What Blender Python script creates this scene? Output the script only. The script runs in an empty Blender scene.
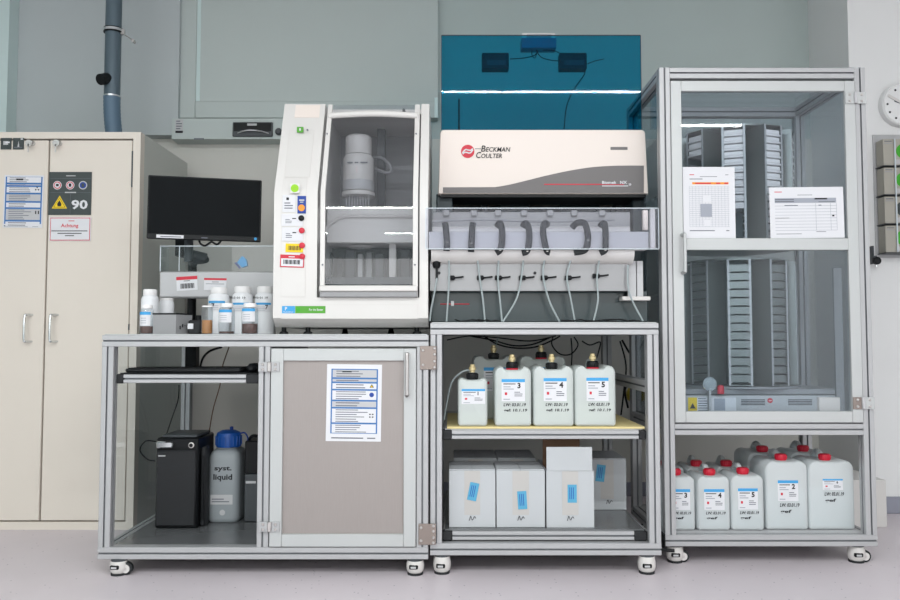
import bpy, math, random
from math import sin, cos, pi, radians
random.seed(4)
C = bpy.context.scene.collection
F = 790.0; PITCH = radians(2.9); H = 0.895

# ---------------------------------------------------------------- camera maths
def P(px, py, Y):
    u = (px-450)/F; v = (300-py)/F
    t = Y/(cos(PITCH)-v*sin(PITCH))
    return u*t, H+(sin(PITCH)+v*cos(PITCH))*t
def X(px, Y, py=300): return P(px, py, Y)[0]
def Z(py, Y): return P(450, py, Y)[1]

# ---------------------------------------------------------------- materials
def lin(c):
    return tuple(((v/255)/12.92 if v/255 <= .04045 else ((v/255+.055)/1.055)**2.4) for v in c)
def mat(name, rgb, rough=.5, metal=0, spec=.5, noise=0, nscale=60, bump=0, stretch=None):
    m = bpy.data.materials.new(name); m.use_nodes = True
    nt = m.node_tree; b = nt.nodes['Principled BSDF']
    c = lin(rgb)
    b.inputs['Base Color'].default_value = (*c, 1)
    b.inputs['Roughness'].default_value = rough
    b.inputs['Metallic'].default_value = metal
    b.inputs['Specular IOR Level'].default_value = spec
    if noise or bump:
        tc = nt.nodes.new('ShaderNodeTexCoord'); n = nt.nodes.new('ShaderNodeTexNoise')
        mp = nt.nodes.new('ShaderNodeMapping')
        mp.inputs['Scale'].default_value = stretch or (1, 1, 1)
        n.inputs['Scale'].default_value = nscale; n.inputs['Detail'].default_value = 3
        nt.links.new(tc.outputs['Object'], mp.inputs[0]); nt.links.new(mp.outputs[0], n.inputs['Vector'])
        if noise:
            mx = nt.nodes.new('ShaderNodeMix'); mx.data_type = 'RGBA'
            mx.inputs[6].default_value = (*[v*(1-noise) for v in c], 1)
            mx.inputs[7].default_value = (*[min(1, v*(1+noise)) for v in c], 1)
            nt.links.new(n.outputs['Fac'], mx.inputs[0]); nt.links.new(mx.outputs[2], b.inputs['Base Color'])
        if bump:
            bp = nt.nodes.new('ShaderNodeBump'); bp.inputs['Strength'].default_value = bump
            bp.inputs['Distance'].default_value = .002
            nt.links.new(n.outputs['Fac'], bp.inputs['Height']); nt.links.new(bp.outputs[0], b.inputs['Normal'])
    return m
def glass(name, tint, refl=.06, rough=.02, gl=(1, 1, 1), haze=0, hazec=(200, 205, 210)):
    m = bpy.data.materials.new(name); m.use_nodes = True
    nt = m.node_tree; nt.nodes.clear()
    o = nt.nodes.new('ShaderNodeOutputMaterial'); mx = nt.nodes.new('ShaderNodeMixShader')
    t = nt.nodes.new('ShaderNodeBsdfTransparent'); g = nt.nodes.new('ShaderNodeBsdfGlossy')
    lw = nt.nodes.new('ShaderNodeLayerWeight'); lw.inputs['Blend'].default_value = .5
    pw = nt.nodes.new('ShaderNodeMath'); pw.operation = 'POWER'; pw.inputs[1].default_value = 5
    nt.links.new(lw.outputs['Facing'], pw.inputs[0])
    mr = nt.nodes.new('ShaderNodeMapRange'); mr.inputs['To Min'].default_value = refl; mr.inputs['To Max'].default_value = .6
    t.inputs[0].default_value = (*lin(tint), 1); g.inputs[0].default_value = (*gl, 1); g.inputs['Roughness'].default_value = rough
    nt.links.new(pw.outputs[0], mr.inputs[0]); nt.links.new(mr.outputs[0], mx.inputs[0])
    src = t
    if haze:
        d = nt.nodes.new('ShaderNodeBsdfDiffuse'); d.inputs[0].default_value = (*lin(hazec), 1)
        m2 = nt.nodes.new('ShaderNodeMixShader'); m2.inputs[0].default_value = haze
        nt.links.new(t.outputs[0], m2.inputs[1]); nt.links.new(d.outputs[0], m2.inputs[2]); src = m2
    nt.links.new(src.outputs[0], mx.inputs[1]); nt.links.new(g.outputs[0], mx.inputs[2])
    nt.links.new(mx.outputs[0], o.inputs[0])
    return m
M = dict(
    wall=mat('wall_paint_grey', (186, 197, 195), .85, noise=.03, nscale=3),
    wall_low_bright=mat('wall_lower_brightened', (214, 212, 206), .85, noise=.03, nscale=3),  # lighter, warmer tone stands in for light on the lower wall
    wall_light=mat('wall_lighter_tone', (236, 236, 236), .8, noise=.02, nscale=3),  # lighter tone for right wall, pillar and clock
    ceil=mat('ceiling_paint', (225, 225, 225), .9),
    bulk=mat('bulkhead_paint', (188, 195, 197), .8, noise=.02, nscale=4),
    base=mat('baseboard_grey', (150, 152, 165), .6),
    sash=mat('sash_grey', (190, 199, 197), .5, noise=.02, nscale=4),
    sashl=mat('sash_bevel', (208, 226, 225), .4),
    alu=mat('anodised_aluminium', (182, 182, 184), .42, .3, noise=.03, nscale=8),
    alu2=mat('door_aluminium', (192, 194, 194), .45, .25),
    steel=mat('brushed_steel', (160, 152, 149), .45, .3, noise=.06, nscale=18, stretch=(30, 30, 1)),
    taupe=mat('taupe_plate', (150, 138, 132), .4, .6),
    bolt=mat('bolt_steel', (205, 200, 198), .3, .8),
    chrome=mat('chrome', (215, 218, 220), .18, .95),
    cab=mat('cabinet_cream', (224, 215, 204), .5, noise=.015, nscale=3),
    cabside=mat('cabinet_side', (198, 200, 194), .5),
    white=mat('instrument_white', (218, 215, 212), .35),
    white2=mat('instrument_offwhite', (214, 210, 207), .4),
    cream=mat('hood_cream', (236, 224, 216), .4),
    hoodgrey=mat('hood_grey_band', (112, 108, 108), .45),
    grey=mat('mid_grey', (150, 150, 152), .45),
    lgrey=mat('light_grey', (190, 190, 192), .45),
    dgrey=mat('dark_grey', (66, 70, 74), .45),
    plate=mat('deck_plate_grey', (148, 148, 150), .3, .35),
    black=mat('black_plastic', (16, 18, 21), .45, spec=.25),
    blackm=mat('black_matte', (30, 31, 34), .7),
    screen=mat('screen_black', (6, 10, 14), .5, spec=.1),
    rubber=mat('rubber_black', (28, 31, 34), .6),
    slot=mat('slot_dark', (132, 134, 138), .6),
    paper=mat('paper_white', (222, 222, 226), .8),
    cardw=mat('carton_white', (190, 193, 196), .8, noise=.02, nscale=5),
    cardt=mat('carton_tape', (190, 187, 184), .5),
    cardb=mat('carton_brown', (120, 92, 72), .85),
    blue=mat('print_blue', (56, 112, 176), .6),
    lblue=mat('label_sky_blue', (66, 160, 218), .6),
    tagblue=mat('tag_blue', (88, 165, 200), .7),
    capblue=mat('cap_blue', (18, 84, 170), .4),
    red=mat('print_red', (205, 42, 62), .5),
    capred=mat('cap_red', (200, 24, 52), .4),
    green=mat('print_green', (84, 160, 52), .6),
    lime=mat('sticker_lime', (150, 208, 40), .6),
    glovegreen=mat('glove_green', (62, 170, 40), .6),
    yellow=mat('print_yellow', (240, 205, 30), .6),
    orange=mat('print_orange', (238, 150, 50), .6),
    navy=mat('print_navy', (30, 66, 150), .6),
    ink=mat('ink_black', (35, 35, 40), .7),
    inkg=mat('ink_grey', (110, 113, 122), .8),
    inkl=mat('ink_light', (160, 164, 174), .8),
    pink=mat('print_pink', (240, 205, 205), .8),
    sdark=mat('sticker_dark', (62, 70, 70), .6),
    pipe=mat('duct_blue_grey', (88, 104, 114), .45, .2),
    flex=mat('flex_duct_blue', (92, 116, 136), .5, .1),
    yboard=mat('yellow_board', (226, 208, 150), .7),
    brass=mat('brass_fitting', (214, 196, 150), .35, .4),
    cap=mat('bottle_cap_white', (238, 236, 236), .5),
    whitep=mat('bottle_white', (234, 235, 238), .45),
    sysb=mat('jerrycan_grey', (150, 156, 160), .5),
    liqr=mat('liquid_red_brown', (92, 48, 38), .3),
    liqo=mat('liquid_orange', (196, 128, 52), .3),
    yvalve=mat('yellow_gas_paint', (190, 170, 50), .5),
    deckg=mat('cart_deck_grey', (112, 114, 116), .22, .2),
    hotel=mat('hotel_metal', (134, 138, 136), .28, .7),
    hoteld=mat('hotel_dark', (88, 98, 102), .4, .5),
    plateW=mat('microplate_white', (245, 240, 240), .5),
    tube=mat('tube_translucent', (160, 170, 172), .3),
    glovebox=mat('glove_box_card', (176, 172, 162), .8),
    cdark=mat('handler_inside_dark', (50, 62, 66), .5),
    hbase=mat('handler_base_dark', (52, 64, 67), .2),
    wood=mat('wood_none', (120, 100, 80), .6),
)
M['glass'] = glass('clear_acrylic', (246, 249, 250), .02)
M['door_glass'] = glass('door_acrylic', (240, 244, 247), .035, haze=.02, hazec=(150, 160, 175))
M['side_glass'] = glass('side_acrylic', (230, 234, 236), .02, haze=.02, hazec=(160, 165, 172))
M['teal'] = glass('teal_acrylic', (112, 206, 228), .010, haze=.03, hazec=(30, 130, 155))
M['edge'] = mat('acrylic_edge', (205, 214, 220), .3)
M['shield'] = glass('shield_acrylic', (242, 243, 247), .012, haze=.02, hazec=(190, 195, 215))
M['winglass'] = glass('window_acrylic', (240, 241, 243), .03, haze=.03, hazec=(190, 195, 200))
M['can'] = glass('canister_plastic', (225, 232, 230), .02, .4, haze=.62, hazec=(236, 242, 240))
M['canr'] = glass('canister_plastic_cool', (222, 232, 236), .02, .4, haze=.64, hazec=(236, 240, 241))
M['liq'] = mat('liquid_pale', (196, 204, 182), .4)
M['liqc'] = mat('liquid_pale_cool', (200, 212, 214), .4)
M['jar'] = glass('jar_plastic', (235, 238, 240), .03, .1, haze=.07, hazec=(225, 228, 230))
# terrazzo-like vinyl floor
fm = mat('vinyl_floor', (212, 203, 208), .4, noise=.04, nscale=6)
nt = fm.node_tree; b = nt.nodes['Principled BSDF']
src = b.inputs['Base Color'].links[0].from_socket
tc = nt.nodes.new('ShaderNodeTexCoord'); vo = nt.nodes.new('ShaderNodeTexVoronoi'); vo.inputs['Scale'].default_value = 26
cr = nt.nodes.new('ShaderNodeValToRGB'); cr.color_ramp.elements[0].position = .05; cr.color_ramp.elements[1].position = .1
cr.color_ramp.elements[0].color = (1, 1, 1, 1); cr.color_ramp.elements[1].color = (0, 0, 0, 1)
mx = nt.nodes.new('ShaderNodeMix'); mx.data_type = 'RGBA'; mx.inputs[7].default_value = (*lin((135, 130, 140)), 1)
nt.links.new(tc.outputs['Object'], vo.inputs['Vector']); nt.links.new(vo.outputs['Distance'], cr.inputs[0])
nt.links.new(cr.outputs[0], mx.inputs[0]); nt.links.new(src, mx.inputs[6]); nt.links.new(mx.outputs[2], b.inputs['Base Color'])
M['floor'] = fm

# ---------------------------------------------------------------- mesh builder
_txt = {}
def text_geo(s, bold):
    k = (s, bold)
    if k not in _txt:
        cu = bpy.data.curves.new('t', 'FONT'); cu.body = s; cu.size = 1; cu.offset = bold; cu.resolution_u = 2
        o = bpy.data.objects.new('t', cu); C.objects.link(o); bpy.context.view_layer.update()
        me = bpy.data.meshes.new_from_object(o.evaluated_get(bpy.context.evaluated_depsgraph_get()))
        vs = [v.co.copy() for v in me.vertices]; fs = [tuple(p.vertices) for p in me.polygons]
        xs = [v.x for v in vs] or [0]; ys = [v.y for v in vs] or [0]
        _txt[k] = ([(v.x-min(xs), v.y-min(ys)) for v in vs], fs, max(xs)-min(xs) or 1, max(ys)-min(ys) or 1)
        bpy.data.objects.remove(o); bpy.data.curves.remove(cu); bpy.data.meshes.remove(me)
    return _txt[k]
class MB:
    def __init__(s): s.v = []; s.f = []; s.m = []; s.mats = []; s.sm = []
    def mi(s, m):
        m = M[m] if isinstance(m, str) else m
        if m not in s.mats: s.mats.append(m)
        return s.mats.index(m)
    def add(s, vs, fs, m, smooth=False):
        o = len(s.v); k = s.mi(m); s.v += [tuple(v) for v in vs]
        for f in fs: s.f.append(tuple(i+o for i in f)); s.m.append(k); s.sm.append(smooth)
    def box(s, x0, x1, y0, y1, z0, z1, m, bev=0):
        if x1 < x0: x0, x1 = x1, x0
        if y1 < y0: y0, y1 = y1, y0
        if z1 < z0: z0, z1 = z1, z0
        if bev:
            b = min(bev, (x1-x0)*.45, (y1-y0)*.45, (z1-z0)*.45)
            vs = []
            for sx in (0, 1):
                for sy in (0, 1):
                    for sz in (0, 1):
                        x = (x0, x1)[sx]; y = (y0, y1)[sy]; z = (z0, z1)[sz]
                        dx = (b, -b)[sx]; dy = (b, -b)[sy]; dz = (b, -b)[sz]
                        vs += [(x, y+dy, z+dz), (x+dx, y, z+dz), (x+dx, y+dy, z)]
            def i(sx, sy, sz, k): return (sx*4+sy*2+sz)*3+k
            fs = [(i(0,0,0,0), i(0,0,1,0), i(0,1,1,0), i(0,1,0,0)), (i(1,0,0,0), i(1,1,0,0), i(1,1,1,0), i(1,0,1,0)),
                  (i(0,0,0,1), i(1,0,0,1), i(1,0,1,1), i(0,0,1,1)), (i(0,1,0,1), i(0,1,1,1), i(1,1,1,1), i(1,1,0,1)),
                  (i(0,0,0,2), i(0,1,0,2), i(1,1,0,2), i(1,0,0,2)), (i(0,0,1,2), i(1,0,1,2), i(1,1,1,2), i(0,1,1,2))]
            for sx in (0, 1):
                for sy in (0, 1): fs.append((i(sx,sy,0,0), i(sx,sy,1,0), i(sx,sy,1,1), i(sx,sy,0,1)))
                for sz in (0, 1): fs.append((i(sx,0,sz,0), i(sx,1,sz,0), i(sx,1,sz,2), i(sx,0,sz,2)))
            for sy in (0, 1):
                for sz in (0, 1): fs.append((i(0,sy,sz,1), i(1,sy,sz,1), i(1,sy,sz,2), i(0,sy,sz,2)))
            for sx in (0, 1):
                for sy in (0, 1):
                    for sz in (0, 1): fs.append((i(sx,sy,sz,0), i(sx,sy,sz,1), i(sx,sy,sz,2)))
            s.add(vs, fs, m); return s
        vs = [(x, y, z) for x in (x0, x1) for y in (y0, y1) for z in (z0, z1)]
        s.add(vs, [(0,1,3,2), (4,6,7,5), (0,4,5,1), (2,3,7,6), (0,2,6,4), (1,5,7,3)], m); return s
    def prism(s, pts, a0, a1, m, axis='y', smooth=False):
        n = len(pts)
        def mk(p, a): return {'y': (p[0], a, p[1]), 'x': (a, p[0], p[1]), 'z': (p[0], p[1], a)}[axis]
        vs = [mk(p, a0) for p in pts]+[mk(p, a1) for p in pts]
        s.add(vs, [(i, (i+1) % n, n+(i+1) % n, n+i) for i in range(n)], m, smooth)
        s.add(vs, [tuple(range(n))[::-1], tuple(range(n, 2*n))], m); return s
    def lathe(s, prof, c, m, n=24, axis='z'):
        vs = []; fs = []
        for r, h in prof:
            for k in range(n):
                a = 2*pi*k/n; p, q = r*cos(a), r*sin(a)
                vs.append({'z': (c[0]+p, c[1]+q, c[2]+h), 'y': (c[0]+p, c[1]+h, c[2]+q), 'x': (c[0]+h, c[1]+p, c[2]+q)}[axis])
        for j in range(len(prof)-1):
            for k in range(n): fs.append((j*n+k, j*n+(k+1) % n, (j+1)*n+(k+1) % n, (j+1)*n+k))
        s.add(vs, fs, m, True)
        s.add([vs[k] for k in range(n)]+[vs[(len(prof)-1)*n+k] for k in range(n)], [tuple(range(n))[::-1], tuple(range(n, 2*n))], m)
        return s
    def cyl(s, c, r, h, m, axis='z', n=20): return s.lathe([(r, 0), (r, h)], c, m, n, axis)
    def tube(s, pts, r, m, n=8, flat=1, sub=6):
        from mathutils import Vector
        p = [Vector(q) for q in pts]
        if len(p) > 2 and sub > 1:
            q = []
            for i in range(len(p)-1):
                a = p[max(i-1, 0)]; b_ = p[i]; c = p[i+1]; d = p[min(i+2, len(p)-1)]
                for k in range(sub):
                    t = k/sub
                    q.append(.5*((2*b_)+(c-a)*t+(2*a-5*b_+4*c-d)*t*t+(3*b_-a-3*c+d)*t**3))
            q.append(p[-1]); p = q
        vs = []; up = Vector((0, 1, 0))
        for i, c in enumerate(p):
            d = (p[min(i+1, len(p)-1)]-p[max(i-1, 0)]).normalized()
            a = d.cross(up)
            if a.length < .1: a = d.cross(Vector((1, 0, 0)))
            a.normalize(); b_ = d.cross(a).normalized()
            for k in range(n): vs.append(c+a*(r*cos(2*pi*k/n))+b_*(r*flat*sin(2*pi*k/n)))
        fs = [(i*n+k, i*n+(k+1) % n, (i+1)*n+(k+1) % n, (i+1)*n+k) for i in range(len(p)-1) for k in range(n)]
        fs += [tuple(range(n))[::-1], tuple(range(len(vs)-n, len(vs)))]
        s.add(vs, fs, m, True); return s
    def text(s, st, x, z, y, h, m, w=None, bold=0.0, lean=0):
        vs, fs, tw, th = text_geo(st, bold); k = h/th; kx = (w/tw) if w else k
        s.add([(x+a*kx+lean*b_*k, y, z+b_*k) for a, b_ in vs], fs, m); return s
    def loft(s, secs, m, smooth=True):
        n = len(secs[0]); vs = [q for a in secs for q in a]
        fs = [(j*n+k, j*n+(k+1) % n, (j+1)*n+(k+1) % n, (j+1)*n+k) for j in range(len(secs)-1) for k in range(n)]
        s.add(vs, fs, m, smooth)
        s.add(list(secs[0])+list(secs[-1]), [tuple(range(n))[::-1], tuple(range(n, 2*n))], m, smooth); return s
    def build(s, name, parent=None, loc=None, rot=None, label=None, sharp=40):
        me = bpy.data.meshes.new(name)
        org = (0, 0, 0)
        if parent is not None and 'wl' in ORG.get(parent.name, {}): org = ORG[parent.name]['wl']
        me.from_pydata([(a-org[0], b_-org[1], c-org[2]) for a, b_, c in s.v], [], s.f)
        for m in s.mats: me.materials.append(m)
        me.polygons.foreach_set('material_index', s.m); me.polygons.foreach_set('use_smooth', s.sm)
        import bmesh
        bm = bmesh.new(); bm.from_mesh(me)
        bmesh.ops.remove_doubles(bm, verts=bm.verts, dist=1e-6)
        bmesh.ops.recalc_face_normals(bm, faces=bm.faces)
        bm.to_mesh(me); bm.free()
        me.update(); me.set_sharp_from_angle(angle=radians(sharp))
        o = bpy.data.objects.new(name, me); C.objects.link(o)
        if parent is not None:
            o.parent = parent
            if org != (0, 0, 0): ORG[o.name] = {'wl': org}
        if loc: o.location = loc
        if rot: o.rotation_euler = rot
        if label: o['label'] = label
        return o
ORG = {}
def tag(o, label, cat, group=None, kind=None):
    o['label'] = label; o['category'] = cat
    if group: o['group'] = group
    if kind: o['kind'] = kind
    return o
def thing(name, label, cat, loc=(0, 0, 0), group=None, rz=0, local=False):
    """Empty at the base of a thing; parts given in world coordinates unless local"""
    o = bpy.data.objects.new(name, None); o.empty_display_size = .05; C.objects.link(o)
    o.location = loc; o.rotation_euler = (0, 0, rz)
    if not local: ORG[o.name] = {'wl': tuple(loc)}
    return tag(o, label, cat, group)
def kids(o): return [c for c in bpy.data.objects if c.parent is o]
def dup(o, loc, rz=0, label=None, parent=None):
    r = o.copy(); C.objects.link(r); r.location = loc; r.rotation_euler = (0, 0, rz)
    if parent: r.parent = parent
    if label: r['label'] = label
    for ch in kids(o):
        c = ch.copy(); C.objects.link(c); c.parent = r
        for g in kids(ch):
            d = g.copy(); C.objects.link(d); d.parent = c
    return r
def struct(name, mb): o = mb.build(name); o['kind'] = 'structure'; return o
def flat(name, label, cat, px0, py0, px1, py1, Y, draw, roll=0, m='paper', th=.0012, group=None, parent=None, y_off=0):
    """a flat sheet or tag in the plane Y; draw(mb,w,h,y) prints on it in local coordinates (0..w, 0..h)"""
    x0, z1 = P(px0, py0, Y); x1, z0 = P(px1, py1, Y)
    x1 = X(px1, Y, (py0+py1)/2); x0 = X(px0, Y, (py0+py1)/2)
    w, h = x1-x0, z1-z0; b_ = MB(); b_.box(0, w, -th, 0, 0, h, m)
    if draw: draw(b_, w, h, -th-.0004)
    o = b_.build(name, None)
    o.location = (x0, Y, z0); o.rotation_euler = (0, roll, 0)
    if parent is not None:
        o.parent = parent; L = ORG[parent.name]['wl']; o.location = (x0-L[0], Y-L[1], z0-L[2])
        if label: o['label'] = label
    else: tag(o, label, cat, group)
    return o
def lines(b_, x0, x1, z0, z1, n, y, m='inkg', frac=.4, seed=1):
    r = random.Random(seed); st = (z1-z0)/n
    for i in range(n):
        z = z1-(i+.7)*st; b_.box(x0, x0+(x1-x0)*r.uniform(.6, 1), y, y+.0003, z, z+st*frac, m)

# ---------------------------------------------------------------- room
YW = 4.6
RX0, RX1, RY0, RZ = -3.3, 3.6, -3.2, 3.1
struct('floor', MB().box(RX0, RX1, RY0, YW, -.1, 0, 'floor'))
struct('ceiling', MB().box(RX0, RX1, RY0, YW, RZ, RZ+.1, 'ceil'))
struct('wall_back', MB().box(RX0, RX1, YW, YW+.1, 0, RZ, 'wall'))
struct('wall_left', MB().box(RX0-.1, RX0, RY0, YW, 0, RZ, 'wall'))
struct('wall_right', MB().box(RX1, RX1+.1, RY0, YW, 0, RZ, 'wall_light'))
struct('wall_front', MB().box(RX0, RX1, RY0-.1, RY0, 0, RZ, 'wall'))
PX = X(848, 4.14, 30)
struct('wall_pillar', MB().box(PX, RX1, 4.14, YW, 0, RZ, 'wall_light'))
struct('baseboard_right', MB().box(PX+.1, RX1, 4.125, 4.14, 0, Z(497, 4.125), 'base', .003))
struct('baseboard_back', MB().box(RX0, PX, YW-.015, YW, 0, .08, 'base', .003))
zb = Z(135, 4.5)
struct('trim_1', MB().box(X(8, 4.5, 60), X(179, 4.5, 60), 4.5, YW, zb, RZ, 'bulk'))
struct('wall_back_brightening', MB().box(RX0, PX, YW-.012, YW, .08, zb, 'wall_low_bright'))  # added lining; its pale colour brightens the dim wall below the bulkhead
struct('trim_2', MB().box(X(-30, 4.4, 60), X(8, 4.4, 60), 4.4, YW, zb-.02, RZ, 'sashl'))

# ---------------------------------------------------------------- wall sash panel
Ys = 4.53
t = thing('sash_panel', 'large pale grey wall panel with a black pull handle, above the white dispenser', 'wall panel', (X(300, Ys), Ys, Z(142, Ys)))
x0, x1 = X(177, Ys, 60), X(438, Ys, 60); xi = X(196, Ys, 60)
b_ = MB(); b_.box(x0, xi, Ys, YW, Z(118, Ys), RZ, 'sash', .004)
b_.box(xi, x1, Ys, YW, Z(118, Ys), Z(101, Ys), 'sash', .004)
b_.build('frame', t)
MB().box(xi, xi+.022, Ys+.01, YW, Z(100.5, Ys), RZ, 'sashl').box(x1-.02, x1, Ys-.01, Ys, Z(118, Ys), Z(98, Ys), 'sashl').build('bevel', t)
MB().box(xi+.022, x1, Ys+.012, YW, Z(101, Ys), RZ, 'sash').build('sash_sheet', t)
b_ = MB(); b_.prism([(Ys-.05, Z(139, Ys-.05)), (Ys-.05, Z(118.5, Ys-.05)), (YW, Z(118.5, Ys-.05)), (YW, Z(142, Ys))], x0-.006, x1-.09, 'sash', 'x')
b_.build('lower_rail', t)
Yh = Ys-.05
h = MB(); hx0, hx1 = X(233, Yh, 130), X(273, Yh, 130); hz0, hz1 = Z(137, Yh), Z(122.5, Yh)
h.box(hx0, hx1, Yh-.012, Yh-.001, hz0, hz1, 'dgrey', .004)
h.box(hx0+.008, hx1-.008, Yh-.014, Yh-.012, hz0+.03, hz1-.006, 'black')
h.box(hx0+.085, hx1-.09, Yh-.016, Yh-.013, hz1-.022, hz1-.01, 'lgrey')
hh = h.build('pull_handle', t)
MB().tube([(hx0+.03, Yh-.016, hz0+.018), (hx0+.07, Yh-.03, hz0+.028), ((hx0+hx1)/2, Yh-.034, hz0+.031), (hx1-.06, Yh-.03, hz0+.026), (hx1-.02, Yh-.016, hz0+.016)], .004, 'chrome').build('grip', hh)
MB().lathe([(.02, 0), (.02, -.012), (.012, -.02)], (X(279, Yh, 130), Yh, Z(132, Yh)), 'dgrey', axis='y').build('knob', t)
s_ = MB(); a, c = X(175.5, Yh, 130), X(183, Yh, 130); s_.box(a, c, Yh-.0015, Yh, Z(133, Yh), Z(119.5, Yh), 'lgrey'); s_.box(a, c, Yh-.002, Yh-.001, Z(133, Yh), Z(130.8, Yh), 'ink')
lines(s_, a+.004, c-.004, Z(130, Yh), Z(120, Yh), 4, Yh-.002)
s_.build('sticker', t)
MB().box(X(194, Yh, 139), X(204, Yh, 139), Yh-.002, Yh, Z(139.6, Yh), Z(138.2, Yh), 'inkg').build('vent_slot', t)

# ---------------------------------------------------------------- exhaust pipe
Yp = 4.12
xc = X(113, Yp, 50); r_ = .042
t = thing('exhaust_pipe', 'blue-grey exhaust duct rising from the top of the cream safety cabinet', 'pipe', (xc, Yp, Z(131, Yp)))
MB().cyl((xc, Yp, Z(100, Yp)), r_*.97, RZ-Z(100, Yp), 'pipe', n=28).build('duct', t)
fl = [];
z0, z1 = 1.9, Z(97, Yp); n = 14
secs = []
for i in range(n*2+1):
    k = i/(n*2); z = z0+(z1-z0)*k; off = (1-k)**2*.03; rr = r_*(1.03 if i % 2 else .99)
    secs.append([(xc+off+rr*cos(2*pi*j/24), Yp+rr*sin(2*pi*j/24), z) for j in range(24)])
MB().loft(secs, 'flex').build('flexible_sleeve', t)
zc = Z(31, Yp)
cl = MB().lathe([(r_+.007, -.012), (r_+.007, .012)], (xc, Yp, zc), 'black', 28).lathe([(r_+.009, -.007), (r_+.009, .007)], (xc, Yp, zc), 'chrome', 28)
cl.box(xc+r_, xc+r_+.018, Yp-.01, Yp+.01, zc-.02, zc+.006, 'bolt')
clo = cl.build('clamp', t)
MB().tube([(xc+r_+.01, Yp, zc-.015), (xc+r_+.045, Yp+.05, zc-.032)], .003, 'bolt').cyl((xc+r_+.045, Yp+.04, zc-.035), .008, .03, 'bolt', 'y').build('stud', clo)
MB().lathe([(r_+.003, 0), (r_+.003, .008)], (xc, Yp, Z(97.5, Yp)), 'chrome', 28).build('hose_clip', t)
MB().tube([(xc-.005, Yp, Z(78, Yp)), (xc-.03, Yp-.075, Z(79.5, Yp-.075))], .029, 'black', 20).build('side_port', t)

# ---------------------------------------------------------------- safety cabinet
Yc = 3.78; cw = .455
xm = X(47.5, Yc, 300)-.012; cx0, cx1 = X(47, Yc, 300)-cw, X(139.5, Yc, 200); zt = Z(132, Yc)
t = thing('safety_cabinet', 'tall cream two-door chemical safety cabinet with warning signs at the left', 'cabinet', ((cx0+cx1)/2, Yc, 0))
b_ = MB()
fw = .036
zb0, zb1 = .02, Z(522, Yc)
b_.box(cx0, cx0+fw, Yc, Yc+.05, 0, zt, 'cab').box(cx1-fw, cx1, Yc, Yc+.05, 0, zt, 'cab')
b_.box(cx0+fw, cx1-fw, Yc, Yc+.05, zt-.032, zt, 'cab').box(cx0+fw, cx1-fw, Yc, Yc+.05, 0, zb1, 'cab')
b_.box(cx0, cx1, Yc+.05, Yc+.68, 0, zt, 'cabside')
b_.build('body', t)
bk = MB().box(cx0+fw, cx1-fw, Yc+.03, Yc+.0495, zb1, zt-.032, 'slot').build('door_gap', t)
for nm, a, c in (('L', cx0+fw+.004, xm-.003), ('R', xm+.004, cx1-fw-.005)):
    d = MB().box(a, c, Yc+.002, Yc+.03, zb1+.006, zt-.04, 'cab', .003).build('door', t)
    hx = X(28, Yc, 330) if nm == 'L' else X(53.5, Yc, 330)
    z0, z1 = Z(341.5, Yc), Z(315, Yc)
    MB().tube([(hx+.018, Yc+.004, z0), (hx+.006, Yc-.026, z0), (hx, Yc-.034, z0+.012), (hx, Yc-.034, z1-.012), (hx+.006, Yc-.026, z1), (hx+.018, Yc+.004, z1)], .0055, 'chrome').build('handle', d)
    kx = X(32.5 if nm == 'L' else 59.5, Yc, 145); kz = Z(143.5, Yc)
    k = MB().lathe([(.013, 0), (.013, -.01), (.009, -.016)], (kx, Yc+.002, kz), 'chrome', axis='y').box(kx-.002, kx+.002, Yc-.03, Yc-.014, kz-.01, kz+.006, 'bolt')
    k.lathe([(.016, 0), (.016, -.003)], (kx-.002, Yc-.03, kz-.005), 'bolt', axis='y').box(kx-.006, kx, Yc-.033, Yc-.03, kz-.05, kz-.01, 'bolt')
    k.build('lock', d)
MB().box(cx1-fw-.006, cx1-fw+.001, Yc-.001, Yc+.02, Z(187, Yc), Z(151, Yc), 'dgrey').box(cx1-fw-.006, cx1-fw+.001, Yc-.001, Yc+.02, Z(330, Yc), Z(324, Yc), 'dgrey').build('hinge', t)
def d_pic1(b_, w, h, y):
    b_.box(w*.25, w*.7, y, y+.0003, h*.4, h*.72, 'lgrey'); b_.box(w*.45, w*.85, y-.0002, y+.0002, h*.55, h*.68, 'paper')
def d_pic2(b_, w, h, y):
    b_.prism([(w*.42, h*.2), (w*.6, h*.2), (w*.52, h*.75)], y, y+.0003, 'lgrey'); b_.box(w*.1, w*.85, y, y+.0003, h*.15, h*.22, 'inkg'); b_.box(w*.7, w*.9, y, y+.0003, h*.85, h*.95, 'paper')
flat('sticker', 'square dark sticker with a pale glove pictogram', '', .8, 138, 11.5, 149.5, Yc-.0005, d_pic1, m='sdark', parent=t)
flat('sticker', 'square dark sticker with a pale flame pictogram', '', 13, 138, 24, 149.5, Yc-.0005, d_pic2, m='sdark', parent=t)
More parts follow.
